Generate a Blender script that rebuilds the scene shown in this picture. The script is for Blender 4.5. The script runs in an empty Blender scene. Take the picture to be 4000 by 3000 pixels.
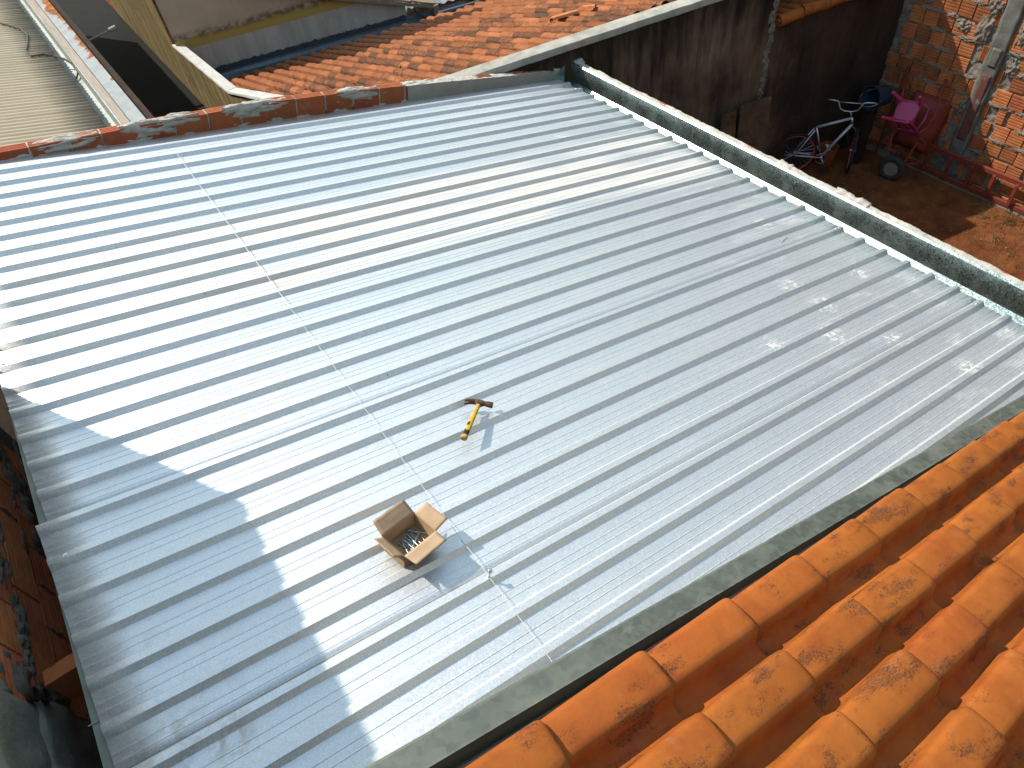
import bpy, bmesh, math, random
from mathutils import Vector, Matrix, Euler, noise
random.seed(7)
R = math.radians
scn = bpy.context.scene
COL = scn.collection

# ---------------------------------------------------------------- camera, sky, sun, exposure
cam = bpy.data.cameras.new('camera'); camo = bpy.data.objects.new('camera', cam); COL.objects.link(camo)
cam.sensor_width = 36.0; cam.lens = 36.0 * 2746.73 / 4000.0
cam.clip_start = 0.05; cam.clip_end = 3000
_rx = Vector((0.807, -0.580, -0.108)).normalized()
_fw = Vector((0.3111, 0.5742, -0.7573)).normalized()
_rx = (_rx - _fw * _rx.dot(_fw)).normalized(); _up = _rx.cross(_fw)
camo.matrix_world = Matrix(((_rx.x, _up.x, -_fw.x, -4.767), (_rx.y, _up.y, -_fw.y, -6.212), (_rx.z, _up.z, -_fw.z, 3.938), (0, 0, 0, 1)))
scn.camera = camo

SUN_EL, SUN_AZ = 44.0, -28.7            # azimuth clockwise from +Y
world = bpy.data.worlds.new('World'); scn.world = world; world.use_nodes = True
wn = world.node_tree; bg = wn.nodes['Background']
sky = wn.nodes.new('ShaderNodeTexSky'); sky.sky_type = 'NISHITA'; sky.sun_disc = False
sky.sun_elevation = R(SUN_EL); sky.sun_rotation = R(SUN_AZ % 360)
sky.air_density = 2.3; sky.dust_density = 0.5; sky.ozone_density = 0.35
wn.links.new(sky.outputs['Color'], bg.inputs['Color']); bg.inputs['Strength'].default_value = 0.118
sd = bpy.data.lights.new('sun', 'SUN'); sd.energy = 3.6; sd.angle = R(0.53); sd.color = (1.0, 0.94, 0.85)
suno = bpy.data.objects.new('sun', sd); COL.objects.link(suno)
_to = Vector((math.sin(R(SUN_AZ)) * math.cos(R(SUN_EL)), math.cos(R(SUN_AZ)) * math.cos(R(SUN_EL)), math.sin(R(SUN_EL))))
suno.rotation_euler = _to.to_track_quat('Z', 'Y').to_euler(); suno.location = _to * 40
vs = scn.view_settings; vs.view_transform = 'Standard'; vs.look = 'None'; vs.exposure = 0.62; vs.gamma = 1.0; vs.use_curve_mapping = False
scn.cycles.max_bounces = 5; scn.cycles.diffuse_bounces = 3; scn.cycles.glossy_bounces = 3; scn.cycles.transmission_bounces = 1; scn.cycles.caustics_reflective = False
scn.cycles.sample_clamp_indirect = 6.0

# ---------------------------------------------------------------- node helpers
class G:
    def __init__(s, name):
        s.m = bpy.data.materials.new(name); s.m.use_nodes = True; s.t = s.m.node_tree
        s.b = s.t.nodes['Principled BSDF']
    def n(s, ty, **k):
        x = s.t.nodes.new('ShaderNode' + ty)
        for a, v in k.items(): setattr(x, a, v)
        return x
    def put(s, sock, v):
        if hasattr(v, 'is_linked'): s.t.links.new(v, sock)
        elif isinstance(v, (tuple, list)) and len(v) == 3 and sock.type == 'RGBA': sock.default_value = (*v, 1)
        else: sock.default_value = v
    def pos(s): return s.n('NewGeometry').outputs['Position']
    def obj(s): return s.n('TexCoord').outputs['Object']
    def rnd(s): return s.n('ObjectInfo').outputs['Random']
    def map(s, v, scale=(1, 1, 1), loc=(0, 0, 0), rot=(0, 0, 0)):
        m = s.n('Mapping'); s.put(m.inputs['Vector'], v); m.inputs['Scale'].default_value = scale
        m.inputs['Location'].default_value = loc; m.inputs['Rotation'].default_value = rot; return m.outputs[0]
    def noise(s, v, sc, det=4, ro=.6, dist=0):
        x = s.n('TexNoise'); s.put(x.inputs['Vector'], v); s.put(x.inputs['Scale'], sc); x.inputs['Detail'].default_value = det
        x.inputs['Roughness'].default_value = ro; x.inputs['Distortion'].default_value = dist; return x.outputs['Fac']
    def voro(s, v, sc, out='Distance', feat='F1'):
        x = s.n('TexVoronoi', feature=feat); s.put(x.inputs['Vector'], v); x.inputs['Scale'].default_value = sc; return x.outputs[out]
    def math(s, op, a, b=0.0, c=0.0, clamp=False):
        x = s.n('Math', operation=op, use_clamp=clamp); s.put(x.inputs[0], a); s.put(x.inputs[1], b); s.put(x.inputs[2], c); return x.outputs[0]
    def vmath(s, op, a, b):
        x = s.n('VectorMath', operation=op); s.put(x.inputs[0], a); s.put(x.inputs[1], b); return x.outputs[0] if op not in ('LENGTH', 'DISTANCE') else x.outputs['Value']
    def step(s, v, a, b, lo=0.0, hi=1.0):
        x = s.n('MapRange'); x.clamp = True; s.put(x.inputs[0], v); x.inputs[1].default_value = a; x.inputs[2].default_value = b
        x.inputs[3].default_value = lo; x.inputs[4].default_value = hi; return x.outputs[0]
    def ramp(s, f, stops):
        x = s.n('ValToRGB'); s.put(x.inputs[0], f); e = x.color_ramp.elements
        while len(e) < len(stops): e.new(.5)
        for q, (p, c) in zip(e, stops): q.position = p; q.color = (*c, 1)
        return x.outputs[0]
    def mix(s, f, a, b, blend='MIX'):
        x = s.n('MixRGB', blend_type=blend); s.put(x.inputs[0], f); s.put(x.inputs[1], a); s.put(x.inputs[2], b); return x.outputs[0]
    def sep(s, v):
        x = s.n('SeparateXYZ'); s.put(x.inputs[0], v); return x.outputs
    def hsv(s, col, h=.5, sa=1., v=1.):
        x = s.n('HueSaturation'); s.put(x.inputs['Color'], col); s.put(x.inputs['Hue'], h); s.put(x.inputs['Saturation'], sa); s.put(x.inputs['Value'], v); return x.outputs[0]
    def bump(s, h, st=.5, dist=.01, nrm=None):
        x = s.n('Bump'); s.put(x.inputs['Height'], h); x.inputs['Strength'].default_value = st; x.inputs['Distance'].default_value = dist
        if nrm is not None: s.put(x.inputs['Normal'], nrm)
        s.put(s.b.inputs['Normal'], x.outputs[0]); return x.outputs[0]
    def out(s, col=None, rough=None, metal=None, spec=None):
        for k, v in (('Base Color', col), ('Roughness', rough), ('Metallic', metal), ('Specular IOR Level', spec)):
            if v is not None: s.put(s.b.inputs[k], v)
        return s.m

def stone(name, stops, scale=4, rough=.9, bump=.4, bscale=60, bdist=.006, rand=0., spec=.2, det=6, coord='w', stretch=(1, 1, 1)):
    g = G(name); p = g.pos() if coord == 'w' else g.obj()
    p = g.map(p, stretch)
    c = g.ramp(g.noise(p, scale, det, .65), stops)
    c = g.mix(.35, c, g.ramp(g.noise(p, scale * 6, 4, .7), [(.3, (.45, .45, .45)), (.7, (1, 1, 1))]), 'MULTIPLY')
    if rand: c = g.hsv(c, v=g.math('ADD', g.math('MULTIPLY', g.rnd(), rand * 2), 1 - rand))
    if bump: g.bump(g.noise(p, bscale, 5, .7), bump, bdist)
    return g.out(c, rough, 0, spec)

# ---------------------------------------------------------------- mesh helpers
I4 = Matrix.Identity(4)
class MB:
    def __init__(s): s.v = []; s.f = []
    def add(s, vs_, fs_, M=None):
        b = len(s.v)
        s.v += [tuple((M @ Vector(p)) if M is not None else p) for p in vs_]
        s.f += [tuple(i + b for i in f) for f in fs_]; return s
    def hexa(s, p, M=None):
        return s.add(p, [(0, 3, 2, 1), (4, 5, 6, 7), (0, 1, 5, 4), (1, 2, 6, 5), (2, 3, 7, 6), (3, 0, 4, 7)], M)
    def box(s, lo, hi, M=None):
        x0, y0, z0 = lo; x1, y1, z1 = hi
        return s.hexa([(x0, y0, z0), (x1, y0, z0), (x1, y1, z0), (x0, y1, z0), (x0, y0, z1), (x1, y0, z1), (x1, y1, z1), (x0, y1, z1)], M)
    def cbox(s, lo, hi, c, M=None):                       # chamfered box
        bm = bmesh.new(); bmesh.ops.create_cube(bm, size=1)
        for v in bm.verts: v.co = Vector([lo[i] + (v.co[i] + .5) * (hi[i] - lo[i]) for i in range(3)])
        bmesh.ops.bevel(bm, geom=bm.edges[:], offset=c, segments=1, affect='EDGES')
        bm.verts.ensure_lookup_table(); bm.verts.index_update()
        s.add([v.co[:] for v in bm.verts], [[v.index for v in f.verts] for f in bm.faces], M); bm.free(); return s
    def prism(s, poly, z0, z1, M=None):                   # polygon in XY extruded along Z
        n = len(poly)
        vs_ = [(x, y, z0) for x, y in poly] + [(x, y, z1) for x, y in poly]
        fs_ = [tuple(range(n))[::-1], tuple(range(n, 2 * n))] + [(i, (i + 1) % n, (i + 1) % n + n, i + n) for i in range(n)]
        return s.add(vs_, fs_, M)
    def tube(s, pts, r, n=8, M=None, cap=True):
        pts = [Vector(p) for p in pts]; rs = r if isinstance(r, (list, tuple)) else [r] * len(pts)
        vs_, fs_ = [], []; ref = None
        for i, p in enumerate(pts):
            d = (pts[min(i + 1, len(pts) - 1)] - pts[max(i - 1, 0)]).normalized()
            if ref is None or abs(ref.dot(d)) > .95: ref = Vector((0, 0, 1)) if abs(d.z) < .9 else Vector((1, 0, 0))
            a = d.cross(ref).normalized(); b = a.cross(d); ref = b
            for k in range(n):
                t = 2 * math.pi * k / n; vs_.append(tuple(p + (a * math.cos(t) + b * math.sin(t)) * rs[i]))
        for i in range(len(pts) - 1):
            for k in range(n): fs_.append((i * n + k, i * n + (k + 1) % n, (i + 1) * n + (k + 1) % n, (i + 1) * n + k))
        if cap: fs_ += [tuple(range(n))[::-1], tuple(range((len(pts) - 1) * n, len(pts) * n))]
        return s.add(vs_, fs_, M)
    def lathe(s, prof, n=24, M=None):                     # prof [(r, z)]
        vs_, fs_ = [], []
        for r, z in prof:
            for k in range(n):
                t = 2 * math.pi * k / n; vs_.append((r * math.cos(t), r * math.sin(t), z))
        for i in range(len(prof) - 1):
            for k in range(n): fs_.append((i * n + k, i * n + (k + 1) % n, (i + 1) * n + (k + 1) % n, (i + 1) * n + k))
        return s.add(vs_, fs_, M)
    def torus(s, R_, r, n=40, m=8, M=None):
        vs_, fs_ = [], []
        for i in range(n):
            a = 2 * math.pi * i / n
            for j in range(m):
                b = 2 * math.pi * j / m; q = R_ + r * math.cos(b)
                vs_.append((q * math.cos(a), q * math.sin(a), r * math.sin(b)))
        for i in range(n):
            for j in range(m): fs_.append((i * m + j, ((i + 1) % n) * m + j, ((i + 1) % n) * m + (j + 1) % m, i * m + (j + 1) % m))
        return s.add(vs_, fs_, M)
    def grid(s, fn, nu, nv):
        vs_ = [fn(i / nu, j / nv) for i in range(nu + 1) for j in range(nv + 1)]
        fs_ = [(i * (nv + 1) + j, (i + 1) * (nv + 1) + j, (i + 1) * (nv + 1) + j + 1, i * (nv + 1) + j + 1) for i in range(nu) for j in range(nv)]
        return s.add(vs_, fs_)
    def rough(s, lo, hi, seg, amp, freq, seed=0, M=None):  # noisy displaced box
        bm = bmesh.new(); bmesh.ops.create_cube(bm, size=1)
        dims = [hi[i] - lo[i] for i in range(3)]
        for ax in range(3):
            k = max(1, int(dims[ax] / seg))
            if k > 1:
                es = [e for e in bm.edges if abs((e.verts[0].co - e.verts[1].co)[ax]) > 1e-6]
                bmesh.ops.subdivide_edges(bm, edges=es, cuts=k - 1, use_grid_fill=True)
        bm.normal_update()
        for v in bm.verts: v.co = Vector([lo[i] + (v.co[i] + .5) * dims[i] for i in range(3)])
        bm.normal_update(); nn = [v.normal.copy() for v in bm.verts]
        for v, q in zip(bm.verts, nn):
            w = v.co * freq + Vector((seed * 7.3, seed * 3.1, seed * 5.7))
            v.co += q * (noise.fractal(w, 1.0, 2.1, 4) * amp)
        bm.verts.ensure_lookup_table(); bm.verts.index_update()
        s.add([v.co[:] for v in bm.verts], [[v.index for v in f.verts] for f in bm.faces], M); bm.free(); return s
    def patch(s, fn, amp, seed, na=18, nb=12, fr=2.2):     # irregular smear: dips under the face at its border
        def f(p, q):
            a, b = p * 2 - 1, q * 2 - 1; r2 = a * a * .9 + b * b * .9
            o_ = amp * (.85 - 1.55 * r2 + 1.7 * noise.fractal(Vector((a * fr + seed * 3.7, b * fr + seed * 1.3, seed)), 1, 2.1, 4))
            return fn(a, b, max(-.02, o_))
        return s.grid(f, na, nb)
    def mesh(s, name, mat, smooth=False):
        m = bpy.data.meshes.new(name); m.from_pydata(s.v, [], s.f); m.update()
        bm = bmesh.new(); bm.from_mesh(m); bmesh.ops.recalc_face_normals(bm, faces=bm.faces[:]); bm.to_mesh(m); bm.free()
        if mat: m.materials.append(mat)
        if smooth:
            m.polygons.foreach_set('use_smooth', [True] * len(m.polygons))
            if smooth != 'all': m.set_sharp_from_angle(angle=R(38 if smooth is True else smooth))
        return m
    def build(s, name, mat, parent=None, M=None, smooth=False):
        return link(name, s.mesh(name, mat, smooth), parent, M)
def link(name, me, parent=None, M=None):
    o = bpy.data.objects.new(name, me); COL.objects.link(o)
    if parent: o.parent = parent
    if M is not None: o.matrix_local = M
    return o
def tag(o, label=None, cat=None, group=None, kind=None):
    if label: o['label'] = label
    if cat: o['category'] = cat
    if group: o['group'] = group
    if kind: o['kind'] = kind
    return o
def thing(name, label, cat, M=None, group=None):
    o = bpy.data.objects.new(name, None); COL.objects.link(o); o.empty_display_size = .1
    if M is not None: o.matrix_world = M
    return tag(o, label, cat, group)
def T(x, y, z): return Matrix.Translation((x, y, z))
def RX(a): return Matrix.Rotation(a, 4, 'X')
def RY(a): return Matrix.Rotation(a, 4, 'Y')
def RZ(a): return Matrix.Rotation(a, 4, 'Z')
def frame(o, x, y, z): return Matrix(((x[0], y[0], z[0], o[0]), (x[1], y[1], z[1], o[1]), (x[2], y[2], z[2], o[2]), (0, 0, 0, 1)))

AL = math.asin(0.2472)                 # pitch of the metal roof, falling towards +X
RM = RY(AL)                            # roof frame: u (down the ribs), v (= world Y), n
D = 0.204; HR = 0.027                  # rib pitch, rib height
GZ = -2.68                             # yard level

# ---------------------------------------------------------------- materials
def mat_roof():
    g = G('zinc_roof_sheet'); p = g.obj(); x, y, z = g.sep(p)
    streak = g.noise(g.map(p, (1.1, 26, 1)), 1.0, 5, .62)
    streak2 = g.noise(g.map(p, (5, 60, 1), (3, 1, 0)), 1.0, 4, .6)
    def win(v, c, w): return g.math('SUBTRACT', 1.0, g.math('DIVIDE', g.math('ABSOLUTE', g.math('SUBTRACT', v, c)), w), clamp=True)
    w1 = win(y, -1.93, .62)
    blob = g.noise(g.map(p, (.7, 2.2, 1), (1.7, .3, 0)), 1.0, 3, .5)
    dust = g.math('MULTIPLY', g.step(w1, 0, .4), g.step(blob, .30, .52))
    dust = g.math('MULTIPLY', dust, g.step(streak, .30, .56))
    dust = g.math('MULTIPLY', dust, g.step(streak2, .2, .55, .45, 1))
    # thin film of dust everywhere plus footprints
    film = 0.0 if False else g.math('MULTIPLY', g.step(g.noise(g.map(p, (1.5, 5, 1), (9, 2, 0)), 1.2, 5, .65), .5, .8), .10)
    edge = g.step(x, -2.2, .1, 0, 1)
    fp = 0.0
    for (a, b) in [(-.49, -4.16), (-1.16, -4.29), (-.21, -5.14), (-1.18, -4.0), (-1.06, -4.82), (-1.42, -4.55), (-.89, -5.24), (-.84, -2.36), (-.75, -1.95), (-1.05, -1.18), (-1.9, -4.4), (-.6, -3.3), (-5.74, -4.83), (-5.59, -4.93), (-5.85, -4.86)]:
        dd = g.vmath('DISTANCE', g.map(p, (1, 1, 0)), (a, b, 0)); fp = g.math('MAXIMUM', fp, g.step(dd, .02, .12, 1, 0))
    prints = g.math('MULTIPLY', fp, g.step(g.noise(p, 26, 4, .6, .6), .47, .58))
    patch = g.math('MULTIPLY', g.step(g.noise(g.map(p, (2.2, 4.5, 1), (4, 7, 0)), 1.3, 3, .5), .56, .62), edge)
    patch = g.math('MULTIPLY', patch, g.step(streak2, .38, .6))
    grime = g.math('MULTIPLY', g.step(x, -5.35, -5.95), g.step(g.noise(p, 9, 6, .7), .52, .72)); grime = g.math('MULTIPLY', grime, g.step(y, -4.0, -5.0))
    speck = g.math('MULTIPLY', g.step(g.voro(g.map(p, (1, 1, .2)), 9), .028, .018), g.step(g.noise(p, 2.2, 2), .5, .56))
    dust = g.math('MULTIPLY', dust, g.step(x, -5.9, -4.3, .35, 1.0))
    dirt = g.math('MAXIMUM', dust, g.math('MAXIMUM', g.math('MULTIPLY', prints, .75), g.math('MAXIMUM', g.math('MULTIPLY', patch, .35), film)))
    spang = g.voro(g.map(p, (1, 1, .3)), 260, 'Color'); sg = g.sep(spang)[0]
    big = g.noise(g.map(p, (.35, 1.2, 1), (2, 2, 2)), 1.0, 3)
    base = g.mix(g.step(sg, .3, .95), (.77, .78, .765), (.93, .94, .92))
    base = g.mix(g.step(big, .35, .7, 0, .3), base, (.80, .82, .84))
    dcol = g.ramp(g.noise(g.map(p, (2, 20, 1)), 1.2, 4), [(.3, (.62, .52, .40)), (.7, (.80, .73, .61))])
    col = g.mix(g.math('MULTIPLY', dirt, .70), base, dcol)
    col = g.mix(g.math('MULTIPLY', grime, .55), col, (.17, .16, .15)); col = g.mix(speck, col, (.03, .03, .03))
    met = g.math('SUBTRACT', 0.88, g.math('MULTIPLY', g.math('MAXIMUM', dirt, g.math('MULTIPLY', grime, .7)), .85)); met = g.math('SUBTRACT', met, speck, clamp=True)
    ro = g.math('ADD', g.step(sg, 0, 1, .48, .58), g.math('MULTIPLY', dirt, .25))
    h = g.math('ADD', g.math('MULTIPLY', sg, .35), g.noise(g.map(p, (6, 30, 6)), 1.0, 3))
    g.bump(h, .06, .004)
    return g.out(col, ro, met, .4)
ROOF = mat_roof()

def mat_galv(name, c1, c2, rough=(.28, .42), dirt=.3, sp=90, dcol=(.25, .25, .2)):
    g = G(name); p = g.pos()
    sg = g.sep(g.voro(p, sp, 'Color'))[0]; nz = g.noise(p, 5, 5, .65)
    c = g.mix(sg, c1, c2)
    m = g.math('MULTIPLY', g.step(nz, .48, .7), dirt)
    drip = g.math('MULTIPLY', g.step(g.noise(g.map(p, (9, 30, 2)), 1.0, 3), .6, .7), dirt * .6)
    m = g.math('MAXIMUM', m, drip)
    c = g.mix(m, c, dcol)
    g.bump(g.math('ADD', g.noise(p, 4, 3), g.math('MULTIPLY', sg, .08)), .12, .01)
    return g.out(c, g.math('ADD', g.step(sg, 0, 1, rough[0], rough[1]), g.math('MULTIPLY', m, .3)), g.math('SUBTRACT', .95, g.math('MULTIPLY', m, .8)), .5)
GALV = mat_galv('galvanised_gutter', (.24, .32, .29), (.52, .61, .58), (.24, .40), .25, 130)
GALV_OLD = mat_galv('weathered_galvanised', (.225, .245, .205), (.27, .29, .245), (.6, .7), .45, 45, (.27, .27, .205))
GALV_PALE = mat_galv('pale_galvanised', (.30, .32, .30), (.38, .40, .37), (.62, .75), .5, 50, (.36, .33, .26))
STEEL = mat_galv('zinc_screw', (.62, .64, .66), (.75, .77, .78), (.22, .32), .1, 200)

def mat_tile(name, base, dark, rand, mold, sc=1.0):
    g = G(name); p = g.pos(); q = g.vmath('ADD', g.obj(), g.vmath('MULTIPLY', g.n('CombineXYZ').outputs[0], (1, 1, 1)))
    rn = g.rnd()
    cmb = g.n('CombineXYZ'); g.put(cmb.inputs[0], g.math('MULTIPLY', rn, 91)); g.put(cmb.inputs[1], g.math('MULTIPLY', rn, 37)); g.put(cmb.inputs[2], rn)
    v = g.vmath('ADD', g.obj(), cmb.outputs[0])
    c = g.ramp(g.noise(v, 9 * sc, 5, .6), [(.28, dark), (.6, base)])
    c = g.hsv(c, g.math('ADD', .496, g.math('MULTIPLY', rn, .008)), 1.0, g.math('ADD', 1 - rand, g.math('MULTIPLY', g.math('FRACT', g.math('MULTIPLY', rn, 17.3)), rand * 2)))
    pale = g.step(g.noise(v, 14 * sc, 4, .6), .60, .80, 0, .25); c = g.mix(pale, c, (.45, .27, .16))
    a = g.step(g.noise(g.map(v, (.75, 1.9, 1), (0, 0, 0), (0, 0, .35)), 7.5 * sc, 4, .6), mold, mold + .10)
    b = g.step(g.noise(v, 190 * sc, 3, .75), .46, .60)
    m = g.math('MULTIPLY', a, g.math('MAXIMUM', b, g.step(a, .85, 1.0, 0, .35)))
    c = g.mix(g.math('MULTIPLY', m, .88), c, (.028, .022, .018))
    g.bump(g.math('ADD', g.noise(v, 130 * sc, 4, .7), g.math('MULTIPLY', g.noise(v, 18 * sc, 3), 1.5)), .16, .004)
    return g.out(c, g.step(g.noise(v, 20, 3), .3, .7, .58, .72), 0, .22)
TILE_N = mat_tile('orange_clay_tile', (.40, .112, .018), (.30, .070, .012), .08, .515)
def mat_oldtile():
    g = G('lichened_clay_tile'); p = g.pos(); rn = g.rnd()
    c = g.ramp(g.noise(p, 3, 4), [(.3, (.235, .078, .030)), (.7, (.36, .130, .052))])
    c = g.hsv(c, .5, 1, g.math('ADD', .78, g.math('MULTIPLY', rn, .44)))
    sel = g.math('MULTIPLY', g.math('SUBTRACT', g.math('FRACT', g.math('MULTIPLY', rn, 13.7)), .5), .30)
    m = g.step(g.math('ADD', g.math('ADD', g.math('MULTIPLY', g.noise(p, 15, 5, .75), .6), g.math('MULTIPLY', g.noise(p, 55, 3, .7), .4)), g.math('ADD', sel, g.math('MULTIPLY', g.math('SUBTRACT', g.noise(p, .8, 2), .5), .35))), .46, .60)
    c = g.mix(g.math('MULTIPLY', m, .9), c, g.ramp(g.noise(p, 60, 3), [(.3, (.045, .024, .015)), (.7, (.125, .062, .034))]))
    g.bump(g.noise(p, 70, 4, .7), .5, .008)
    return g.out(c, .9, 0, .15)
TILE_F = mat_oldtile()
TILE_R = mat_tile('red_clay_tile', (.60, .22, .075), (.45, .13, .04), .12, .68)

def mat_brick(name, c1, c2, rand=.25, mud=.62):
    g = G(name); p = g.pos(); rn = g.rnd()
    c = g.ramp(g.noise(p, 7, 5, .65), [(.3, c2), (.65, c1)])
    c = g.hsv(c, g.math('ADD', .494, g.math('MULTIPLY', rn, .012)), 1, g.math('ADD', 1 - rand, g.math('MULTIPLY', g.math('FRACT', g.math('MULTIPLY', rn, 7.7)), rand * 2)))
    m = g.step(g.noise(p, 11, 6, .7), mud, mud + .07, 0, .9); c = g.mix(m, c, (.30, .265, .22))
    g.bump(g.math('ADD', g.noise(p, 120, 4, .7), g.math('MULTIPLY', m, .8)), .35, .004)
    return g.out(c, .85, 0, .2)
BRICK_W = mat_brick('yard_hollow_brick', (.46, .165, .062), (.31, .092, .034), .34, .74)  # own brick colour of the right-hand yard wall
BRICK_L = mat_brick('rough_hollow_brick', (.66, .21, .08), (.50, .14, .05), .12, .66)
BRICK_P = mat_brick('parapet_brick', (.46, .135, .060), (.37, .098, .042), .12, .60)
MORTAR = stone('grey_mortar', [(.3, (.16, .135, .105)), (.7, (.32, .275, .215))], 5, .95, .7, 55, .012)
MORTAR_L = stone('pale_mortar', [(.3, (.46, .42, .35)), (.7, (.64, .60, .51))], 4, .95, .6, 45, .012)
RENDER_P = stone('beige_render', [(.3, (.40, .37, .31)), (.7, (.50, .47, .40))], 1.5, .9, .25, 70, .004)
CONC = stone('grey_concrete', [(.3, (.11, .11, .095)), (.7, (.21, .205, .18))], 4, .92, .6, 40, .01)
CEM_D = stone('damp_cement', [(.3, (.12, .115, .09)), (.7, (.22, .21, .17))], 3, .95, .6, 35, .012)

def mat_blackwall():
    g = G('dark_render'); p = g.pos(); x, y, z = g.sep(p)
    c = g.ramp(g.noise(g.map(p, (1, 1, .55)), 1.6, 6, .62), [(.30, (.045, .030, .021)), (.52, (.17, .115, .075)), (.72, (.30, .215, .145))])
    v = g.noise(g.map(p, (8, 8, .8)), 1.0, 4, .6); c = g.mix(g.step(v, .5, .72, 0, .6), c, (.03, .02, .014))
    top = g.math('MULTIPLY', g.step(g.math('ADD', z, g.math('MULTIPLY', g.math('SUBTRACT', v, .5), 1.4)), -.35, .22), .85); c = g.mix(top, c, (.014, .011, .010))  # near-black towards the top of the wall
    right = g.math('MULTIPLY', g.step(g.math('ADD', x, g.math('MULTIPLY', g.noise(p, 1.3, 4), 2.2)), 3.6, 4.7), .8); c = g.mix(right, c, (.012, .010, .009))  # near-black towards the right end
    c = g.mix(g.step(g.noise(p, 16, 5, .7), .62, .78, 0, .25), c, (.24, .17, .11))
    g.bump(g.noise(p, 22, 6, .7), .45, .015)
    return g.out(c, .92, 0, .15)
BLACKW = mat_blackwall()
def mat_yellow():
    g = G('stained_yellow_render'); p = g.pos()
    st = g.noise(g.map(p, (1, 7, .55), (0, 0, 0), (R(8), 0, 0)), 2.2, 6, .7)
    c = g.ramp(st, [(.34, (.045, .038, .026)), (.5, (.20, .145, .055)), (.68, (.42, .31, .12))])
    sp = g.noise(g.map(p, (1, 26, 2.2), (0, 0, 0), (R(8), 0, 0)), 3, 5, .7); c = g.mix(g.step(sp, .56, .72, 0, .8), c, (.50, .40, .20))
    c = g.mix(g.step(g.noise(g.map(p, (1, 40, 3)), 2.5, 5, .7), .5, .7, 0, .7), c, (.05, .045, .04))
    g.bump(sp, .3, .008); return g.out(c, .9, 0, .15)
YELLOW = mat_yellow()
def mat_beige():
    g = G('painted_house_wall'); p = g.pos(); z = g.sep(p)[2]
    n1 = g.noise(p, 2.2, 5, .6); n2 = g.noise(p, 7, 6, .72)
    white = g.ramp(g.noise(g.map(p, (3, 3, .5)), 1.5, 4), [(.35, (.50, .44, .37)), (.65, (.66, .59, .51))])
    beige = g.ramp(n1, [(.3, (.56, .43, .29)), (.7, (.66, .53, .38))])
    yel = (.58, .40, .11)
    zz = g.math('ADD', z, g.math('MULTIPLY', g.math('SUBTRACT', n2, .5), .01))
    c = g.mix(g.step(zz, -1.612, -1.606), white, yel); c = g.mix(g.step(zz, -1.425, -1.419), c, beige)
    peel = g.math('MULTIPLY', g.step(g.math('ABSOLUTE', g.math('ADD', z, 1.395)), .02, .11, 1, 0), g.step(n2, .40, .56)); c = g.mix(g.math('MULTIPLY', peel, .85), c, (.17, .11, .075))
    crack = g.math('MULTIPLY', g.step(g.voro(p, 1.6, 'Distance', 'DISTANCE_TO_EDGE'), .0, .008, 1, 0), g.step(n1, .52, .6)); c = g.mix(g.math('MULTIPLY', crack, .7), c, (.2, .15, .1))
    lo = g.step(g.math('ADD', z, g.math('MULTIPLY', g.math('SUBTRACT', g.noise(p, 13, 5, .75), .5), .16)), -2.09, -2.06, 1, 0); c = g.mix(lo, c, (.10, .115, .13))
    g.bump(g.noise(p, 90, 4), .25, .006); return g.out(c, .9, 0, .2)
BEIGE = mat_beige()
def mat_cap():
    g = G('mossy_cement_coping'); p = g.pos()
    c = g.ramp(g.noise(p, 5, 6, .7), [(.3, (.26, .245, .20)), (.55, (.42, .40, .34)), (.75, (.54, .51, .42))])
    c = g.mix(g.step(g.noise(p, 24, 4, .7), .6, .7, 0, .6), c, (.55, .52, .36)); c = g.mix(g.step(g.noise(p, 40, 4, .7), .66, .74, 0, .8), c, (.09, .085, .07))
    g.bump(g.noise(p, 60, 5, .7), .4, .006); return g.out(c, .9, 0, .2)
CAP = mat_cap()
CAP_W = stone('pale_coping', [(.3, (.50, .49, .44)), (.7, (.66, .65, .60))], 4, .85, .3, 60, .004)
def mat_corr():
    g = G('old_fibre_cement'); p = g.pos(); x, y, z = g.sep(p)
    c = g.ramp(g.noise(g.map(p, (.8, 9, 1)), 1.4, 5, .65), [(.3, (.48, .385, .255)), (.7, (.64, .53, .375))])
    e = g.math('MULTIPLY', g.step(g.math('ADD', x, g.math('MULTIPLY', g.noise(g.map(p, (.5, 7, 1)), 1.6, 4), .9)), -4.55, -3.95), .75); c = g.mix(e, c, (.12, .075, .045))
    g.bump(g.noise(p, 120, 4), .2, .003); return g.out(c, .9, 0, .15)
CORR = mat_corr()
def mat_rust():
    g = G('rusting_galvanised_flashing'); p = g.pos(); x, y, z = g.sep(p)
    m = g.step(g.math('ADD', g.noise(p, 2.6, 5, .6), g.math('ADD', g.math('MULTIPLY', g.math('ADD', x, 4.26), 2.2), g.math('MULTIPLY', g.math('SUBTRACT', y, 4.2), .10))), .55, .60)
    rc = g.ramp(g.noise(p, 8, 5, .65), [(.3, (.14, .045, .018)), (.55, (.36, .11, .02)), (.75, (.60, .22, .03))])
    c = g.mix(m, g.ramp(g.noise(p, 6, 4), [(.3, (.27, .285, .275)), (.7, (.36, .375, .36))]), rc)
    g.bump(g.noise(p, 50, 4), .3, .004); return g.out(c, g.math('ADD', .7, g.math('MULTIPLY', m, .2)), 0.0, .25)
RUST = mat_rust()
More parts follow.
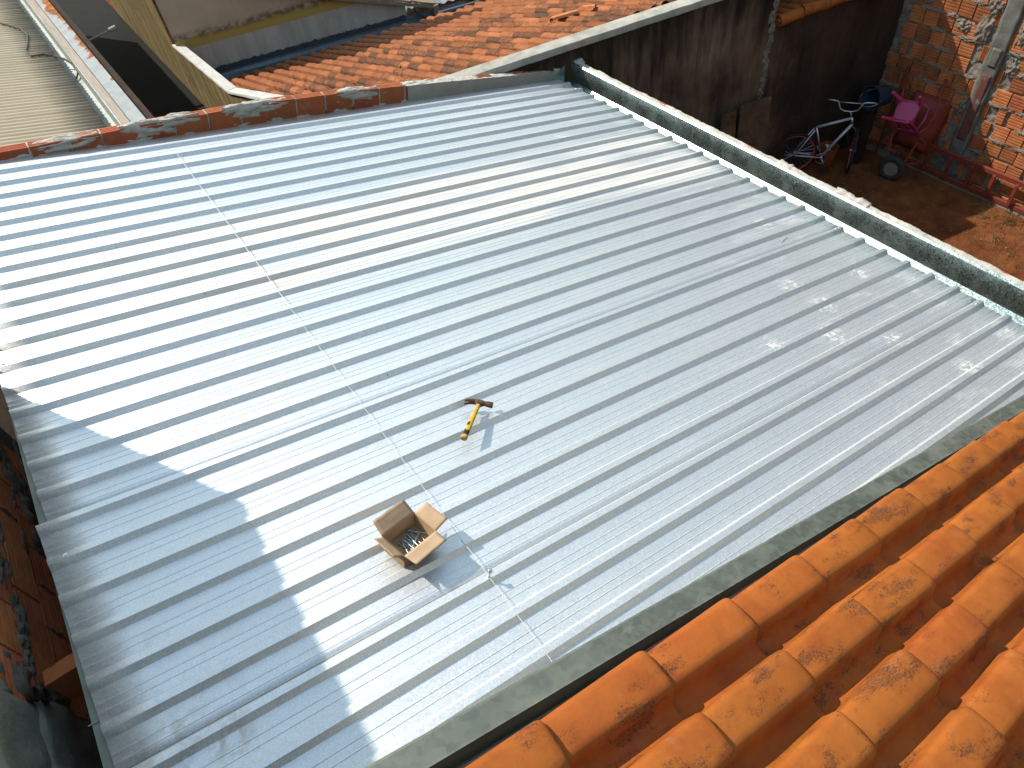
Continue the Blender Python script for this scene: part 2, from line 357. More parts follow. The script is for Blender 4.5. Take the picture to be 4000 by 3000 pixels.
def mat_soil():
    g = G('red_soil'); p = g.pos()
    c = g.ramp(g.noise(p, 3.2, 8, .7), [(.28, (.085, .028, .010)), (.52, (.19, .064, .022)), (.74, (.29, .112, .044))])
    c = g.mix(g.step(g.noise(p, 90, 3, .6), .68, .73, 0, .7), c, (.50, .36, .25)); c = g.mix(g.step(g.noise(p, 1.7, 3), .56, .7, 0, .5), c, (.09, .055, .028))
    g.bump(g.noise(p, 24, 8, .72), .9, .03); return g.out(c, .95, 0, .1)
SOIL = mat_soil()
def mat_card():
    g = G('corrugated_cardboard'); p = g.obj(); r = g.n('TexWave', wave_type='BANDS', bands_direction='X', wave_profile='SIN'); g.put(r.inputs['Vector'], p); r.inputs['Scale'].default_value = 55; r.inputs['Distortion'].default_value = .6
    c = g.ramp(g.noise(p, 14, 5, .6), [(.3, (.46, .31, .185)), (.7, (.57, .40, .25))])
    c = g.mix(.14, c, g.mix(r.outputs['Fac'], (.35, .35, .35), (1, 1, 1)), 'MULTIPLY')
    g.bump(g.math('ADD', g.math('MULTIPLY', r.outputs['Fac'], .5), g.noise(p, 40, 3)), .35, .003); return g.out(c, .85, 0, .2)
CARD = mat_card()
def flat(name, col, rough=.6, metal=0., spec=.4, var=.25, sc=20):
    g = G(name); p = g.obj(); c = g.mix(g.step(g.noise(p, sc, 4, .65), .35, .7, 0, var), col, tuple(k * .35 for k in col))
    g.bump(g.noise(p, sc * 4, 3), .12, .003); return g.out(c, rough, metal, spec)

# ================================================================ SETTING
gm = MB(); gm.box((-400, -400, GZ - .6), (400, 400, GZ - .06)); tag(gm.build('ground', SOIL), kind='structure')
def soilz(x, y): return GZ + noise.fractal(Vector((x * 1.4, y * 1.4, 2)), 1, 2, 4) * .022 + noise.fractal(Vector((x * 9, y * 9, 5)), 1, 2, 3) * .008
ym = MB(); ym.grid(lambda a, b: (.26 + a * 4.94, -7.5 + b * 7.35, soilz(.26 + a * 4.94, -7.5 + b * 7.35)), 150, 220)
tag(ym.build('yard_soil', SOIL, smooth='all'), kind='structure')

# ================================================================ METAL ROOF
roof = thing('metal_roof', 'bright ribbed zinc sheet roof falling towards the galvanised gutter', 'roof', RM)
def section():                      # one pitch, offsets from the near top edge of rib k, going towards the next (nearer) rib
    s_ = [(.051, -HR), (.031, 0), (.0, 0), (-.020, -HR), (-.021, -HR)]
    for c in (-.078, -.114): s_ += [(c + .004, -HR), (c + .0015, -HR + .0016), (c - .0015, -HR + .0016), (c - .004, -HR)]
    return s_
groups = [(0, 5), (6, 11), (12, 17), (18, 23), (24, 27)]
for gi, (k0, k1) in enumerate(groups):
    m = MB(); sec = [(.205, -HR), (.13, -HR)] if gi == 0 else []
    for k in range(k0, k1 + 1): sec += [(-k * D + a, h) for a, h in section()]
    if k1 < 27: sec.append((-k1 * D - .152, -HR))
    else: sec.append((-k1 * D - .06, -HR))
    ue, us = [.0, .0, -.012, -.014, -.015][gi], [-5.955, -5.965, -5.962, -5.972, -5.968][gi]
    NU = 30
    def pt(a, b, sec=sec, gi=gi, k0=k0):
        j = int(round(b * (len(sec) - 1))); v, h = sec[j]; kk = -v / D - k0
        u = us + (ue - us) * a + .0055 * kk - .004 * a
        w = noise.noise(Vector((u * .9, v * 2.2, gi * 5))) * .0016
        return (u, v + noise.noise(Vector((u * .7, round(-v / D) * 3.1, 9))) * .0016, h + w + gi * .0004)
    m.grid(pt, NU, len(sec) - 1)
    sh = m.build('roof_sheet', ROOF, roof, smooth=20)
    md = sh.modifiers.new('t', 'SOLIDIFY'); md.thickness = .0009; md.offset = -1
# fixing screws on rib crowns
sc = MB(); sc.lathe([(.0, .0062), (.0042, .0062), (.0052, .005), (.0052, .0016), (.0092, .0016), (.0102, 0.0), (.0102, -.002)], 14)
SCREW_ME = sc.mesh('screw', STEEL, True)
for (u, k) in [(-5.90, 19), (-4.75, 2), (-1.42, 1), (-.10, 12), (-.10, 18), (-.10, 24), (-.075, 1), (-5.92, 12)]:
    link('screw', SCREW_ME, roof, T(u, -k * D + .015, .001))
# purlin under the high edge, seen along the left end
pm = MB()
def pq(u0, u1, h0, h1): pm.hexa([(u0 - .014, -5.6, h0), (u1 - .014, -5.6, h0), (u1 + .04, .04, h0), (u0 + .04, .04, h0), (u0 - .014, -5.6, h1), (u1 - .014, -5.6, h1), (u1 + .04, .04, h1), (u0 + .04, .04, h1)])
pq(-5.968, -5.93, -.046, -.036); pq(-5.968, -5.962, -.12, -.047); pq(-5.968, -5.93, -.126, -.1205)
pm.build('purlin', GALV_OLD, roof)
for v in (-4.62, -4.86, -5.08): MB().box((-5.984, v - .002, -.035), (-5.95, v + .002, -.0325)).build('clip', GALV_PALE, roof)

# ================================================================ GUTTER + ITS WALL
gut = thing('gutter', 'new galvanised box gutter along the low end of the metal roof', 'gutter')
Y0, Y1 = -6.2, .20
sect = [(-.12, -.31), (-.02, -.226), (.040, -.178), (.150, -.092), (.152, .112), (.170, .1255)]
def gsec(i, j, t=.0012):
    a, b = sect[i], sect[j]; d = Vector((b[0] - a[0], 0, b[1] - a[1])).normalized(); n_ = Vector((-d.z, 0, d.x)) * t
    m = MB(); NY = 60
    def f(p, q):
        y = Y0 + (Y1 - Y0) * p; w = noise.noise(Vector((y * 1.3, i * 4.0, 0))) * .0022
        return (a[0] + (b[0] - a[0]) * q + w, y, a[1] + (b[1] - a[1]) * q + w * .6)
    m.grid(f, NY, 3); return m
for i, nm in enumerate(('gutter_floor', 'gutter_bend', 'gutter_slope', 'gutter_back', 'gutter_flange')): gsec(i, i + 1).build(nm, GALV, gut, smooth='all')
e = MB(); e.prism([(-.13, -.25), (.149, -.25), (.149, .108), (.05, .10), (-.06, .05), (-.13, -.06)], 0, .002, frame((0, .198, 0), (1, 0, 0), (0, 0, 1), (0, -1, 0))); e.build('end_cap', GALV, gut)

gw = thing('gutter_wall', 'low brick wall with rough mortar top behind the gutter', 'wall')
MB().box((.18, -6.4, GZ - .3), (.272, .33, .085)).build('wall_core', CEM_D, gw)
def gtop(p, q):
    y = -6.4 + 6.68 * p; x = .171 + .092 * q
    h = .104 + noise.fractal(Vector((x * 22, y * 9, 3)), 1, 2, 5) * .011 + max(0, noise.noise(Vector((y * 2.3, 4, 1)))) * .012 * q
    if q > .99: h = .06
    return (x + (noise.noise(Vector((y * 7, 8, 2))) * .008 if q > .8 else 0), y, h)
m = MB(); m.grid(gtop, 520, 10); m.build('mortar_top', MORTAR_L, gw, smooth='all')
bt = MB().cbox((-.03, -.125, -.12), (.03, .125, 0), .006)
BT_ME = bt.mesh('brick', BRICK_P)
y = .12; i = 0
while y > -6.3:
    if random.random() < .6: link('brick', BT_ME, gw, T(.243 + random.uniform(-.006, .003), y - .125, .094 + random.uniform(-.004, .005)) @ RZ(random.uniform(-.02, .02)))
    y -= random.choice((.27, .275, .29, .40))
m = MB()
for s_, (lo, hi) in enumerate((((.175, .07, .085), (.262, .24, .122)), ((.20, .12, .09), (.285, .23, .130)), ((.20, -3.70, .08), (.272, -3.36, .112)), ((.20, -2.9, .08), (.270, -2.75, .110)))): m.rough(lo, hi, .02, .022, 16, s_)
m.build('mortar_lump', MORTAR_L, gw, smooth='all')

# ================================================================ FAR PARAPET (brick, follows the roof slope)
par = thing('parapet_wall', 'brick parapet with mortar patches along the far edge of the metal roof', 'wall', RM)
VI, VO = .215, .325
HK = [(-7, .03), (-5.6, .035), (-5.2, .055), (-4.5, .10), (-3.4, .145), (-2.6, .142), (-1.7, .12), (-.9, .092), (.2, .058)]
def HTF(u):
    for (a, ha), (b, hb_) in zip(HK[:-1], HK[1:]):
        if u <= b: return ha + (hb_ - ha) * (u - a) / (b - a)
    return HK[-1][1]
pm = MB()
for (a, ha), (b, hb_) in zip(HK[:-1], HK[1:]):
    b = min(b, .24)
    pm.hexa([(a, VI + .02, -3), (b, VI + .02, -3), (b, VO - .012, -3), (a, VO - .012, -3), (a, VI + .02, ha - .03), (b, VI + .02, hb_ - .03), (b, VO - .012, hb_ - .03), (a, VO - .012, ha - .03)])
pm.build('wall_core', MORTAR, par)
def grooved(L, H, W, ng=3, ch=.004):    # brick: length X, depth Y, top grooves along X
    prof = [(0, -H), (0, -ch), (ch, 0)]
    wg = W / (ng + 1)
    for i in range(1, ng + 1): c = i * wg; prof += [(c - .0055, 0), (c - .0025, -.005), (c + .0025, -.005), (c + .0055, 0)]
    prof += [(W - ch, 0), (W, -ch), (W, -H)]
    m = MB(); m.prism(prof, -L / 2, L / 2, frame((0, 0, 0), (0, 1, 0), (0, 0, 1), (1, 0, 0))); return m
PB_ME = [grooved(l, .17, VO - VI).mesh('brick', BRICK_P) for l in (.272, .225)]
u = -6.45
joints = []
while u < -1.95:
    w = random.choice((0, 0, 0, 1)); L = (.272, .225)[w]
    link('brick', PB_ME[w], par, T(u + L / 2, VI + random.uniform(-.002, .003), HTF(u + L / 2) + random.uniform(-.004, .003)) @ RY(-math.atan((HTF(u + L) - HTF(u)) / L)) @ RX(random.uniform(-.01, .01)) @ RZ(random.uniform(-.006, .006)))
    u += L + .014; joints.append(u - .007)
ms = MB()
for i, u_ in enumerate(joints):
    HT = HTF(u_)
    ms.rough((u_ - .007, VI + .002, HT - .15), (u_ + .007, VO - .003, HT - .004), .02, .006, 30, i)
    if i % 3 == 1 or random.random() < .2:
        a_ = random.uniform(.14, .24); c_ = u_ + random.uniform(-.06, .06); b_ = random.uniform(.04, .07)
        ms.patch(lambda a, b, o_: (c_ + a * a_, VI - o_, HTF(c_ + a * a_) - .03 - b_ * .3 + b * b_), .010, i, 26, 12, 1.5)
        ms.patch(lambda a, b, o_: (c_ + a * a_, (VI + VO) / 2 + b * (VO - VI) * .56, HTF(c_ + a * a_) + o_), .012, i + 30, 26, 14, 1.5)
for i in range(13):                             # smears low on the face, above the first rib
    c_ = -6.3 + i * .36 + random.uniform(-.08, .08); a_ = random.uniform(.08, .2)
    ms.patch(lambda a, b, o_: (c_ + a * a_, VI - o_, -.05 + b * .05), .010, i + 60, 22, 10, 1.6)
ms.build('mortar_patch', MORTAR_L, par, smooth='all')
m = MB(); m.grid(lambda p, q: (-2.0 + 2.26 * p, VI - .014 + noise.noise(Vector((p * 9, q * 2, 0))) * .003 - (.004 if 0 < q < 1 else 0), -.12 + (.124 + HTF(-2 + 2.26 * p)) * q + noise.noise(Vector((p * 14, 3, 1))) * .003), 60, 6); m.build('render_face', RENDER_P, par, smooth='all')
m = MB(); m.grid(lambda p, q: (-2.02 + 2.29 * p, VI - .014 + (VO - VI + .018) * q, HTF(-2.02 + 2.29 * p) + .004 - (.02 if q > .99 else 0) + noise.fractal(Vector((p * 40, q * 3, 7)), 1, 2, 4) * .007), 150, 7); m.build('mortar_top', MORTAR_L, par, smooth='all')
GP_ME = grooved(.20, .03, .075, 4).mesh('brick', BRICK_P)
for u_ in (-1.05, -.56, -.36): link('brick', GP_ME, par, T(u_, VI + .02, HTF(u_) + .010))
m = MB(); m.rough((-.08, VI - .005, .03), (.24, VO - .02, .085), .02, .024, 14, 3); m.build('mortar_lump', MORTAR_L, par, smooth='all')

# ================================================================ NEIGHBOUR FRAME: dark wall, corner (5.2,-.82)
WA = Vector((.25, .16, 0)); WB = Vector((5.24, -.775, 0)); wd = (WB - WA).normalized(); wnn = Vector((-wd.y, wd.x, 0))
NF = frame(WA, wd, wnn, (0, 0, 1)); WL = (WB - WA).length
bw = thing('dark_wall', 'tall dark rendered wall with grey cement coping behind the yard', 'wall', NF)
def wallgrid(x0, x1, z0, z1, nx, nz, amp=.010, y=0.):
    m = MB(); m.grid(lambda p, q: (x0 + (x1 - x0) * p, y + noise.fractal(Vector(((x0 + (x1 - x0) * p) * 3, 1, (z0 + (z1 - z0) * q) * 3)), 1, 2, 5) * amp, z0 + (z1 - z0) * q), nx, nz); return m
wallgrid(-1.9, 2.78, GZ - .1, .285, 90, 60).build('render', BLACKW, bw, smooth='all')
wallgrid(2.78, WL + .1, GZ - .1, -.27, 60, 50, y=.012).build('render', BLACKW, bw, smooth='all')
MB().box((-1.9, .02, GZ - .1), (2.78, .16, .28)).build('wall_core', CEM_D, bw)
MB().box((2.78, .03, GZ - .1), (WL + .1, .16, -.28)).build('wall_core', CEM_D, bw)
m = MB()
m.grid(lambda p, q: (-1.95 + 4.75 * p, [-.025, -.025, -.018, .08, .17, .178, .178][int(round(q * 6))] + noise.noise(Vector((p * 20, q, 0))) * .003 + (.02 * noise.noise(Vector((p * 3, 2, 0))) if q > .6 else 0), [.270, .335, .345, .352, .345, .335, .27][int(round(q * 6))] + noise.noise(Vector((p * 24, q * 3, 4))) * .004), 90, 6)
m.build('coping', CAP, bw, smooth=True)
m = MB()                                       # torn edge where the taller part ends
for i in range(9):
    zc = .2 - i * .17; m.patch(lambda a, b, o_: (2.775 + a * .055 + .02 * math.sin(i * 2.2), -.002 - o_, zc + b * .13), .016, i + 7, 10, 20, 2.6)
m.build('torn_render_edge', MORTAR, bw, smooth='all')

# old panel leaning at the foot of the wall
pn = thing('old_board', 'worn brown board leaning against the dark wall behind the gutter', 'board', NF)
BOARD = stone('worn_board', [(.3, (.06, .035, .02)), (.6, (.17, .105, .062)), (.8, (.26, .18, .11))], 4, .9, .5, 40, .008)
PM = T(2.05, -.32, GZ) @ RX(R(-8))
MB().rough((0, -.02, 0), (.24, .0, 1.50), .06, .008, 6, 1, PM).build('plank', BOARD, pn, smooth=True)
MB().rough((.22, -.035, 0), (.72, -.012, 1.56), .06, .012, 5, 2, PM @ RY(R(3))).build('panel', BOARD, pn, smooth=True)

# ================================================================ BRICK WALL AT THE RIGHT (x = 5.2)
XB = 5.2
rw = thing('brick_wall', 'unrendered hollow brick wall with concrete pillar at the back of the yard', 'wall')
m = MB()
def mort(p, q):
    y = -.72 - 5.4 * p; z = GZ - .05 + 4.2 * q
    return (XB + .024 + noise.fractal(Vector((1, y * 13, z * 13)), 1, 2, 5) * .016, y, z)
m.grid(mort, 330, 250); m.build('mortar_bed', MORTAR, rw, smooth='all')
MB().box((XB + .05, -6.1, GZ - .3), (XB + .2, -.6, 1.5)).build('wall_core', MORTAR, rw)
def hollow_brick(L, H, dep, ng, vert=False):   # face towards -X with grooves
    W_ = H if not vert else L
    prof = [(dep, 0), (.002, 0), (0, .003)]
    pitch = W_ / ng
    for i in range(1, ng): c = i * pitch; prof += [(0, c - .0075), (.0075, c - .004), (.0075, c + .004), (0, c + .0075)]
    prof += [(0, W_ - .003), (.002, W_), (dep, W_)]
    m = MB()
    if not vert: m.prism(prof, -L / 2, L / 2, frame((0, 0, -H / 2), (1, 0, 0), (0, 0, 1), (0, -1, 0)))
    else: m.prism(prof, -H / 2, H / 2, frame((0, -L / 2, 0), (1, 0, 0), (0, 1, 0), (0, 0, 1)))
    return m
HB_ME = hollow_brick(.190, .192, .05, 5).mesh('brick', BRICK_W)
HB_V = hollow_brick(.075, .192, .05, 4, True).mesh('brick', BRICK_W)
HB_S = hollow_brick(.10, .192, .05, 5).mesh('brick', BRICK_W)
cnt = 0
for r_ in range(-12, 10):
    z = -.56 + .2255 * r_ + .113
    if z < GZ - .05 or z > .95: continue
    ph = (-1.106 if r_ % 2 == 0 else -1.271) + .05 * math.sin(r_ * 2.1)
    for c_ in range(-3, 24):
        y = ph - .2085 * c_ + .104 - (.0 if c_ < 5 else .17)
        if y > -.80 or y < -5.2: continue
        if -2.30 - .085 < y < -2.06 + .085: continue
        near_col = -2.30 - .20 < y < -2.06 + .20
        dx = random.uniform(-.004, .005); dz = random.uniform(-.006, .006)
        me = HB_ME
        if random.random() < .03: me = HB_S
        link('brick', me, rw, T(XB + dx, y, z + dz) @ RX(random.uniform(-.012, .012)) @ RZ(random.uniform(-.02, .02))); cnt += 1
    for sgn, yy in ((1, -2.03), (-1, -2.325)):
        if r_ % 2 == (0 if sgn > 0 else 1): link('brick', HB_V, rw, T(XB + .006, yy, z))
m = MB(); m.rough((XB - .012, -2.285, GZ - .05), (XB + .04, -2.075, 1.4), .03, .012, 8, 4); m.build('pillar', CONC, rw, smooth='all')
REDC = stone('red_stained_concrete', [(.3, (.12, .05, .035)), (.7, (.20, .085, .06))], 5, .9, .5, 50, .006)
for z0, z1, mt in ((-1.02, -.78, CEM_D), (-2.05, -1.12, REDC)): MB().rough((XB - .018, -2.245, z0), (XB - .004, -2.12, z1), .03, .006, 9, 2).build('pillar_face', mt, rw, smooth='all')
m = MB()
for i in range(70):                              # squeezed mortar along the beds
    y = random.uniform(-.9, -3.4); z = random.choice([-.56 - .2255 * k for k in range(-3, 9)]); a_ = random.uniform(.06, .2)
    if -2.4 < y < -1.95: continue
    m.patch(lambda a, b, o_: (XB + .002 - o_, y + a * a_, z + b * .035), .012, i, 20, 8, 3)
for i, (y, z, a_, b_) in enumerate(((-1.66, -.64, .11, .08), (-1.90, -.62, .11, .17), (-1.96, -.33, .10, .12), (-2.42, -.55, .08, .18), (-2.44, -.95, .07, .12), (-1.35, -.32, .10, .06), (-2.02, -1.62, .06, .12), (-1.10, -.42, .10, .08))):
    m.patch(lambda a, b, o_: (XB - .004 - o_, y + a * a_, z + b * b_), .016, i + 90, 26, 22, 2.6)
m.build('mortar_patch', MORTAR, rw, smooth='all')
m = MB(); m.rough((XB - .13, -6.1, GZ - .2), (XB + .02, -.9, GZ + .032), .05, .010, 7, 8); m.build('footing', CEM_D, rw, smooth='all')

# ================================================================ NEIGHBOUR'S OLD TILED ROOF
BA = R(87); Bv = Vector((math.cos(BA), math.sin(BA), 0)); Ev = Vector((Bv.y, -Bv.x, 0)); SL = R(16.5)
dn = Bv * math.cos(SL) - Vector((0, 0, 1)) * math.sin(SL); nn_ = Ev.cross(dn).normalized()
if nn_.z < 0: nn_ = -nn_
TO = Vector((.25, .10, .285))
TF = frame(TO, Ev, dn, nn_)                     # local x across, y down the slope, z up
fr = thing('old_tiled_roof', 'large old clay tile roof brown with lichen behind the parapet', 'roof', TF)
def barrel_tile(L, W, H, th, n=7, taper=.88):
    vs_, fs_ = [], []
    prof = []
    for i in range(n):
        a = math.pi * i / (n - 1); prof.append((-math.cos(a) * W * .36, math.sin(a) ** .7 * H if 0 < i < n - 1 else 0.0))
    prof += [(W * .36 + W * .10, -.004), (W * .36 + W * .22, 0.004)]
    m = MB(); k = len(prof)
    for (t, s_, dz) in ((-.02, taper, -.006), (L * .5, (1 + taper) / 2, .006), (L, 1.0, .016)):
        for (x, z) in prof: vs_.append((x * s_, t, z + dz))
    for (x, z) in prof: vs_.append((x, L, z + .016 - th))
    for r_ in range(3):
        for i in range(k - 1): fs_.append((r_ * k + i, r_ * k + i + 1, (r_ + 1) * k + i + 1, (r_ + 1) * k + i))
    m.add(vs_, fs_); return m
FT_ME = barrel_tile(.42, .213, .066, .016).mesh('tile', TILE_F, True)
camp = camo.matrix_world.translation
cells = []
def eave_w(x): return 8.72 + (x + 1.9) * (6.2 - 8.72) / 4.1 if x < 2.2 else 6.2
for ix in range(-14, 28):
    x = ix * .213
    y = -1.2 + (ix * 37 % 11) * .006
    while y < 9.5:
        P = TF @ Vector((x, y, 0)); q = NF.inverted() @ P
        if P.y > eave_w(P.x) - .36: break
        if q.y > .0 and P.x > -2.28 and P.y > .15:
            jit = T(x + random.uniform(-.008, .008), y, random.uniform(-.004, .006)) @ RZ(random.uniform(-.035, .035)) @ RY(random.uniform(-.05, .05))
            cells.append(((P - camp).length, jit))
        y += .37 + random.uniform(-.014, .014)
cells.sort(key=lambda c: c[0])
for d_, jit in cells[:300]: link('tile', FT_ME, fr, jit)
rest = MB()
bv = [v.co.copy() for v in FT_ME.vertices]; bf = [tuple(p.vertices) for p in FT_ME.polygons]
for d_, jit in cells[300:]: rest.add([tuple(v) for v in bv], bf, jit)
o = rest.build('tile_field', TILE_F, fr, smooth=True); o['kind'] = 'stuff'
iT = TF.inverted()
def deck(p, q):
    x = -2.36 + 8.6 * p; y0 = .20 - .1874 * (x - .25) + .11 if x > .1 else .24; y1 = eave_w(x) + .02; y = y0 + (y1 - y0) * q
    z = TO.z - math.tan(SL) * ((x - TO.x) * Bv.x + (y - TO.y) * Bv.y) - .035
    return tuple(iT @ Vector((x, y, z)))
m = MB(); m.grid(deck, 40, 6); m.build('roof_deck', stone('dark_underlay', [(.3, (.05, .025, .015)), (.7, (.10, .05, .03))], 4), fr)
# loose tiles lying on the roof
tm = barrel_tile(.36, .20, .05, .016)
lt = tm.mesh('loose_tile', TILE_R, True)
for nm, (x, y, z), rz, lab in (('loose_tile', (1.00, 1.55, .075), 1.45, 'larger loose orange tile lying on the old roof beside the coping'), ('loose_tile', (1.22, 1.40, .085), .6, 'small tilted loose orange tile propped on the old roof')):
    me = lt
    oo = link(nm, me, None, TF @ T(x, y, z) @ RZ(rz) @ RY(.12)); tag(oo, lab, 'roof tile')
    if rz < 1: oo.scale = (.55, .45, .8)

# side wall of the neighbour with pale coping
yw = thing('stained_side_wall', 'streaky yellow and black stained wall with pale coping beside the narrow gap', 'wall')
XC = -2.5
wy = [(.34, .46), (2.58, -.255), (6.05, -1.295), (9.5, -1.56), (9.501, 3.0), (16, 3.0)]
m = MB()
for (ya, za_), (yb, zb_) in zip(wy[:-1], wy[1:]):
    if yb - ya < .01: continue
    m.hexa([(XC, ya, GZ - .1), (XC + .14, ya, GZ - .1), (XC + .14, yb, GZ - .1), (XC, yb, GZ - .1), (XC, ya, za_), (XC + .14, ya, za_), (XC + .14, yb, zb_), (XC, yb, zb_)])
m.build('render', YELLOW, yw)
def coping(a, b, nm='coping'):
    (ya, za), (yb, zb) = a, b; m = MB(); N_ = 24
    prof = [(-.022, -.03), (-.022, .0), (-.016, .012), (.15, .012), (.162, .0), (.162, -.03)]
    def f(p, q):
        j = int(round(q * 5)); x, h = prof[j]; w = noise.noise(Vector((p * 11, j, ya))) * .004
        return (XC + x + w, ya + (yb - ya) * p, za + (zb - za) * p + .022 + h + w)
    m.grid(f, N_, 5); m.build(nm, CAP_W, yw, smooth=True)
coping((.34, .46), (6.04, -1.292)); coping((6.06, -1.296), (9.49, -1.558))

# neighbour's painted house behind the roof
th = R(-14); hd = Vector((math.cos(th), math.sin(th), 0)); hn = Vector((-hd.y, hd.x, 0)); HO = Vector((-2.5, 9.3, 0))
HF = frame(HO, hd, hn, (0, 0, 1))
hs = thing('painted_house', 'beige and white painted house wall with yellow band behind the tiled roof', 'house', HF)
Lh = 4.64
m = MB(); m.prism([(.02, -3.0), (Lh, -3.0), (Lh, -1.88), (.02, -.34)], 0, .2, frame((0, 0, 0), (1, 0, 0), (0, 0, 1), (0, -1, 0)) @ T(0, 0, -.2)); m.build('wall', BEIGE, hs)
MB().box((.02, .0, -.325), (2.6, .2, 3.0)).build('wall', BEIGE, hs)
WOOD_O = stone('weathered_wood', [(.3, (.28, .20, .13)), (.7, (.44, .34, .24))], 5, .85, .3, 40, .004, stretch=(1, 1, 6))
def rake(x0, z0, x1, z1, y0, y1, h, mt, nm):
    m = MB(); m.hexa([(x0, y0, z0), (x1, y0, z1), (x1, y1, z1), (x0, y1, z0), (x0, y0, z0 + h), (x1, y0, z1 + h), (x1, y1, z1 + h), (x0, y1, z0 + h)]); return m.build(nm, mt, hs)
rake(1.2, -.72, 5.3, -2.06, -.17, -.14, .06, WOOD_O, 'rake_board')
rake(1.2, -.65, 5.3, -1.99, -.14, .5, .03, WOOD_O, 'roof_deck')
RT_ME = barrel_tile(.36, .20, .05, .014).mesh('tile', TILE_R, True)
dr = Vector((4.1, 0, -1.34)).normalized()
for i in range(11):
    for j in range(2):
        P = Vector((1.35, -.06 + j * .2, -.66)) + dr * (.36 * i)
        link('tile', RT_ME, hs, frame(P, (0, 1, 0), dr, Vector((0, 1, 0)).cross(dr)))
MB().cbox((5.2, -.2, -2.2), (5.31, .5, -1.97), .01).build('fascia', WOOD_O, hs)
MB().tube([(4.78, -.10, -1.95), (4.86, -.10, -2.08), (4.98, -.12, -2.18), (5.0, -.13, -2.45)], .022, 10).build('downpipe', flat('dark_pipe', (.06, .065, .08)), hs)
# flashing that closes the roof against the house
fl = thing('valley_gutter', 'dark grey metal valley gutter between tiled roof and painted house', 'gutter', HF)
m = MB(); iH = HF.inverted()
def valley(p, q):
    w_ = Vector((-2.34 + 5.2 * p, 0, 0)); w_.y = eave_w(w_.x) + .10; w_.z = TO.z - math.tan(SL) * ((w_.x - TO.x) * Bv.x + (w_.y - TO.y) * Bv.y) - .05
    a = iH @ w_; b = Vector((a.x + .05, -.012, -2.10)); c = b + Vector((0, -.07, -.16))
    k = [b, b + Vector((0, -.008, -.11)), c, a + (c - a) * .4, a + Vector((0, 0, -.02))][int(round(q * 4))]
    return tuple(k + Vector((0, 0, noise.noise(Vector((p * 9, q * 4, 2))) * .008)))
m.grid(valley, 60, 4)
m.build('channel', mat_galv('slate_flashing', (.16, .19, .21), (.23, .26, .28), (.5, .65), .3, 30), fl, smooth=True)
m = MB(); m.grid(lambda p, q: (-.0 + 4.6 * p, -.02, -2.17 + q * (.10 + .04 * noise.fractal(Vector((p * 36, 3, 1)), 1, 2, 4))), 200, 1); m.build('sealant', flat('bitumen', (.07, .08, .09), .7), fl)
# distant grey roof beyond the eaves
gr = thing('grey_roof', 'grey textured fibre cement roof beyond the house eaves', 'roof')
GREY = stone('grey_fibre_cement', [(.3, (.24, .26, .27)), (.7, (.42, .44, .45))], 9, .9, .4, 30, .01)
m = MB(); m.grid(lambda p, q: (1.9 + 6.5 * p, 8.35 + 5.5 * q - 1.5 * p, -2.1 + 1.6 * q + .02 * math.sin(p * 5.5 / .177 * 6.283)), 240, 3); m.build('sheet', GREY, gr, smooth='all')
MB().tube([(1.95, 6.62, -1.62), (2.6, 6.36, -1.58), (6.2, 6.30, -1.6)], .045, 8).build('eave_gutter', flat('dark_gutter', (.10, .11, .12)), gr)

# small tiled roof over the lower part of the dark wall
sr = thing('low_tiled_roof', 'small orange tiled roof edge on top of the lower dark wall', 'roof', NF)
for i in range(9):
    for j in range(6):
        link('tile', RT_ME, sr, T(2.95 + i * .20, -.01 + j * .33, -.235 - j * .075) @ RX(R(-13)) @ RY(random.uniform(-.04, .04)))
rt = MB(); rt.lathe([(.062, 0), (.075, .02), (.072, .05), (.068, .34), (.074, .36), (.060, .37), (.050, .36), (.052, .02), (.062, 0)], 16)
RT2 = rt.mesh('ridge_tile', TILE_N, True)
for i, (x, a, dz) in enumerate(((2.86, .05, 0), (3.22, -.08, .03), (3.60, .03, .02), (3.98, -.03, .02), (4.35, .02, .0))): link('ridge_tile', RT2, sr, T(x, -.015, -.225 + dz) @ RZ(a) @ RY(R(90)))

# ================================================================ LEFT NEIGHBOUR: corrugated roof, box gutter, rusting flashing, dark gap
tag(MB().box((-4.19, .2, GZ - .2), (-2.5, 30, GZ + .01)).build('alley_floor', stone('shade_black_floor', [(.3, (.004, .004, .003)), (.7, (.011, .010, .008))], 3)), kind='structure')  # floor colour blackened to stand for the deep shade in the gap
cr = thing('corrugated_roof', 'tan fibre cement corrugated roof of the neighbour at top left', 'roof')
CA = R(14.5); XE = -4.545; ZE = .60
m = MB(); NW = 150 * 7
def corr(p, q):
    y = .34 + 13.1 * p; dx = -3.6 * (1 - q); x = XE + dx + (.010 * noise.noise(Vector((y * 14, 1, 1))) if q > .99 else 0)
    return (x - .012 * (y - 1.0), y, ZE - dx * math.tan(CA) + .012 * math.sin(y / .088 * 6.2832) + .004 * noise.noise(Vector((y * .6, dx, 3))))
m.grid(corr, NW, 10); s_ = m.build('sheet', CORR, cr, smooth='all'); md = s_.modifiers.new('t', 'SOLIDIFY'); md.thickness = .006; md.offset = -1
for kk in range(7): MB().tube([(XE - 1.1 - .02 * kk, 1.1 + kk * .82, ZE + 1.1 * math.tan(CA) + .018), (XE - 1.1 - .02 * kk, 1.1 + kk * .82, ZE + 1.1 * math.tan(CA) + .032)], .012, 8).build('bolt', STEEL, cr)
bg_ = thing('box_gutter', 'pale weathered gutter and rust stained flashing beside the corrugated roof', 'gutter')
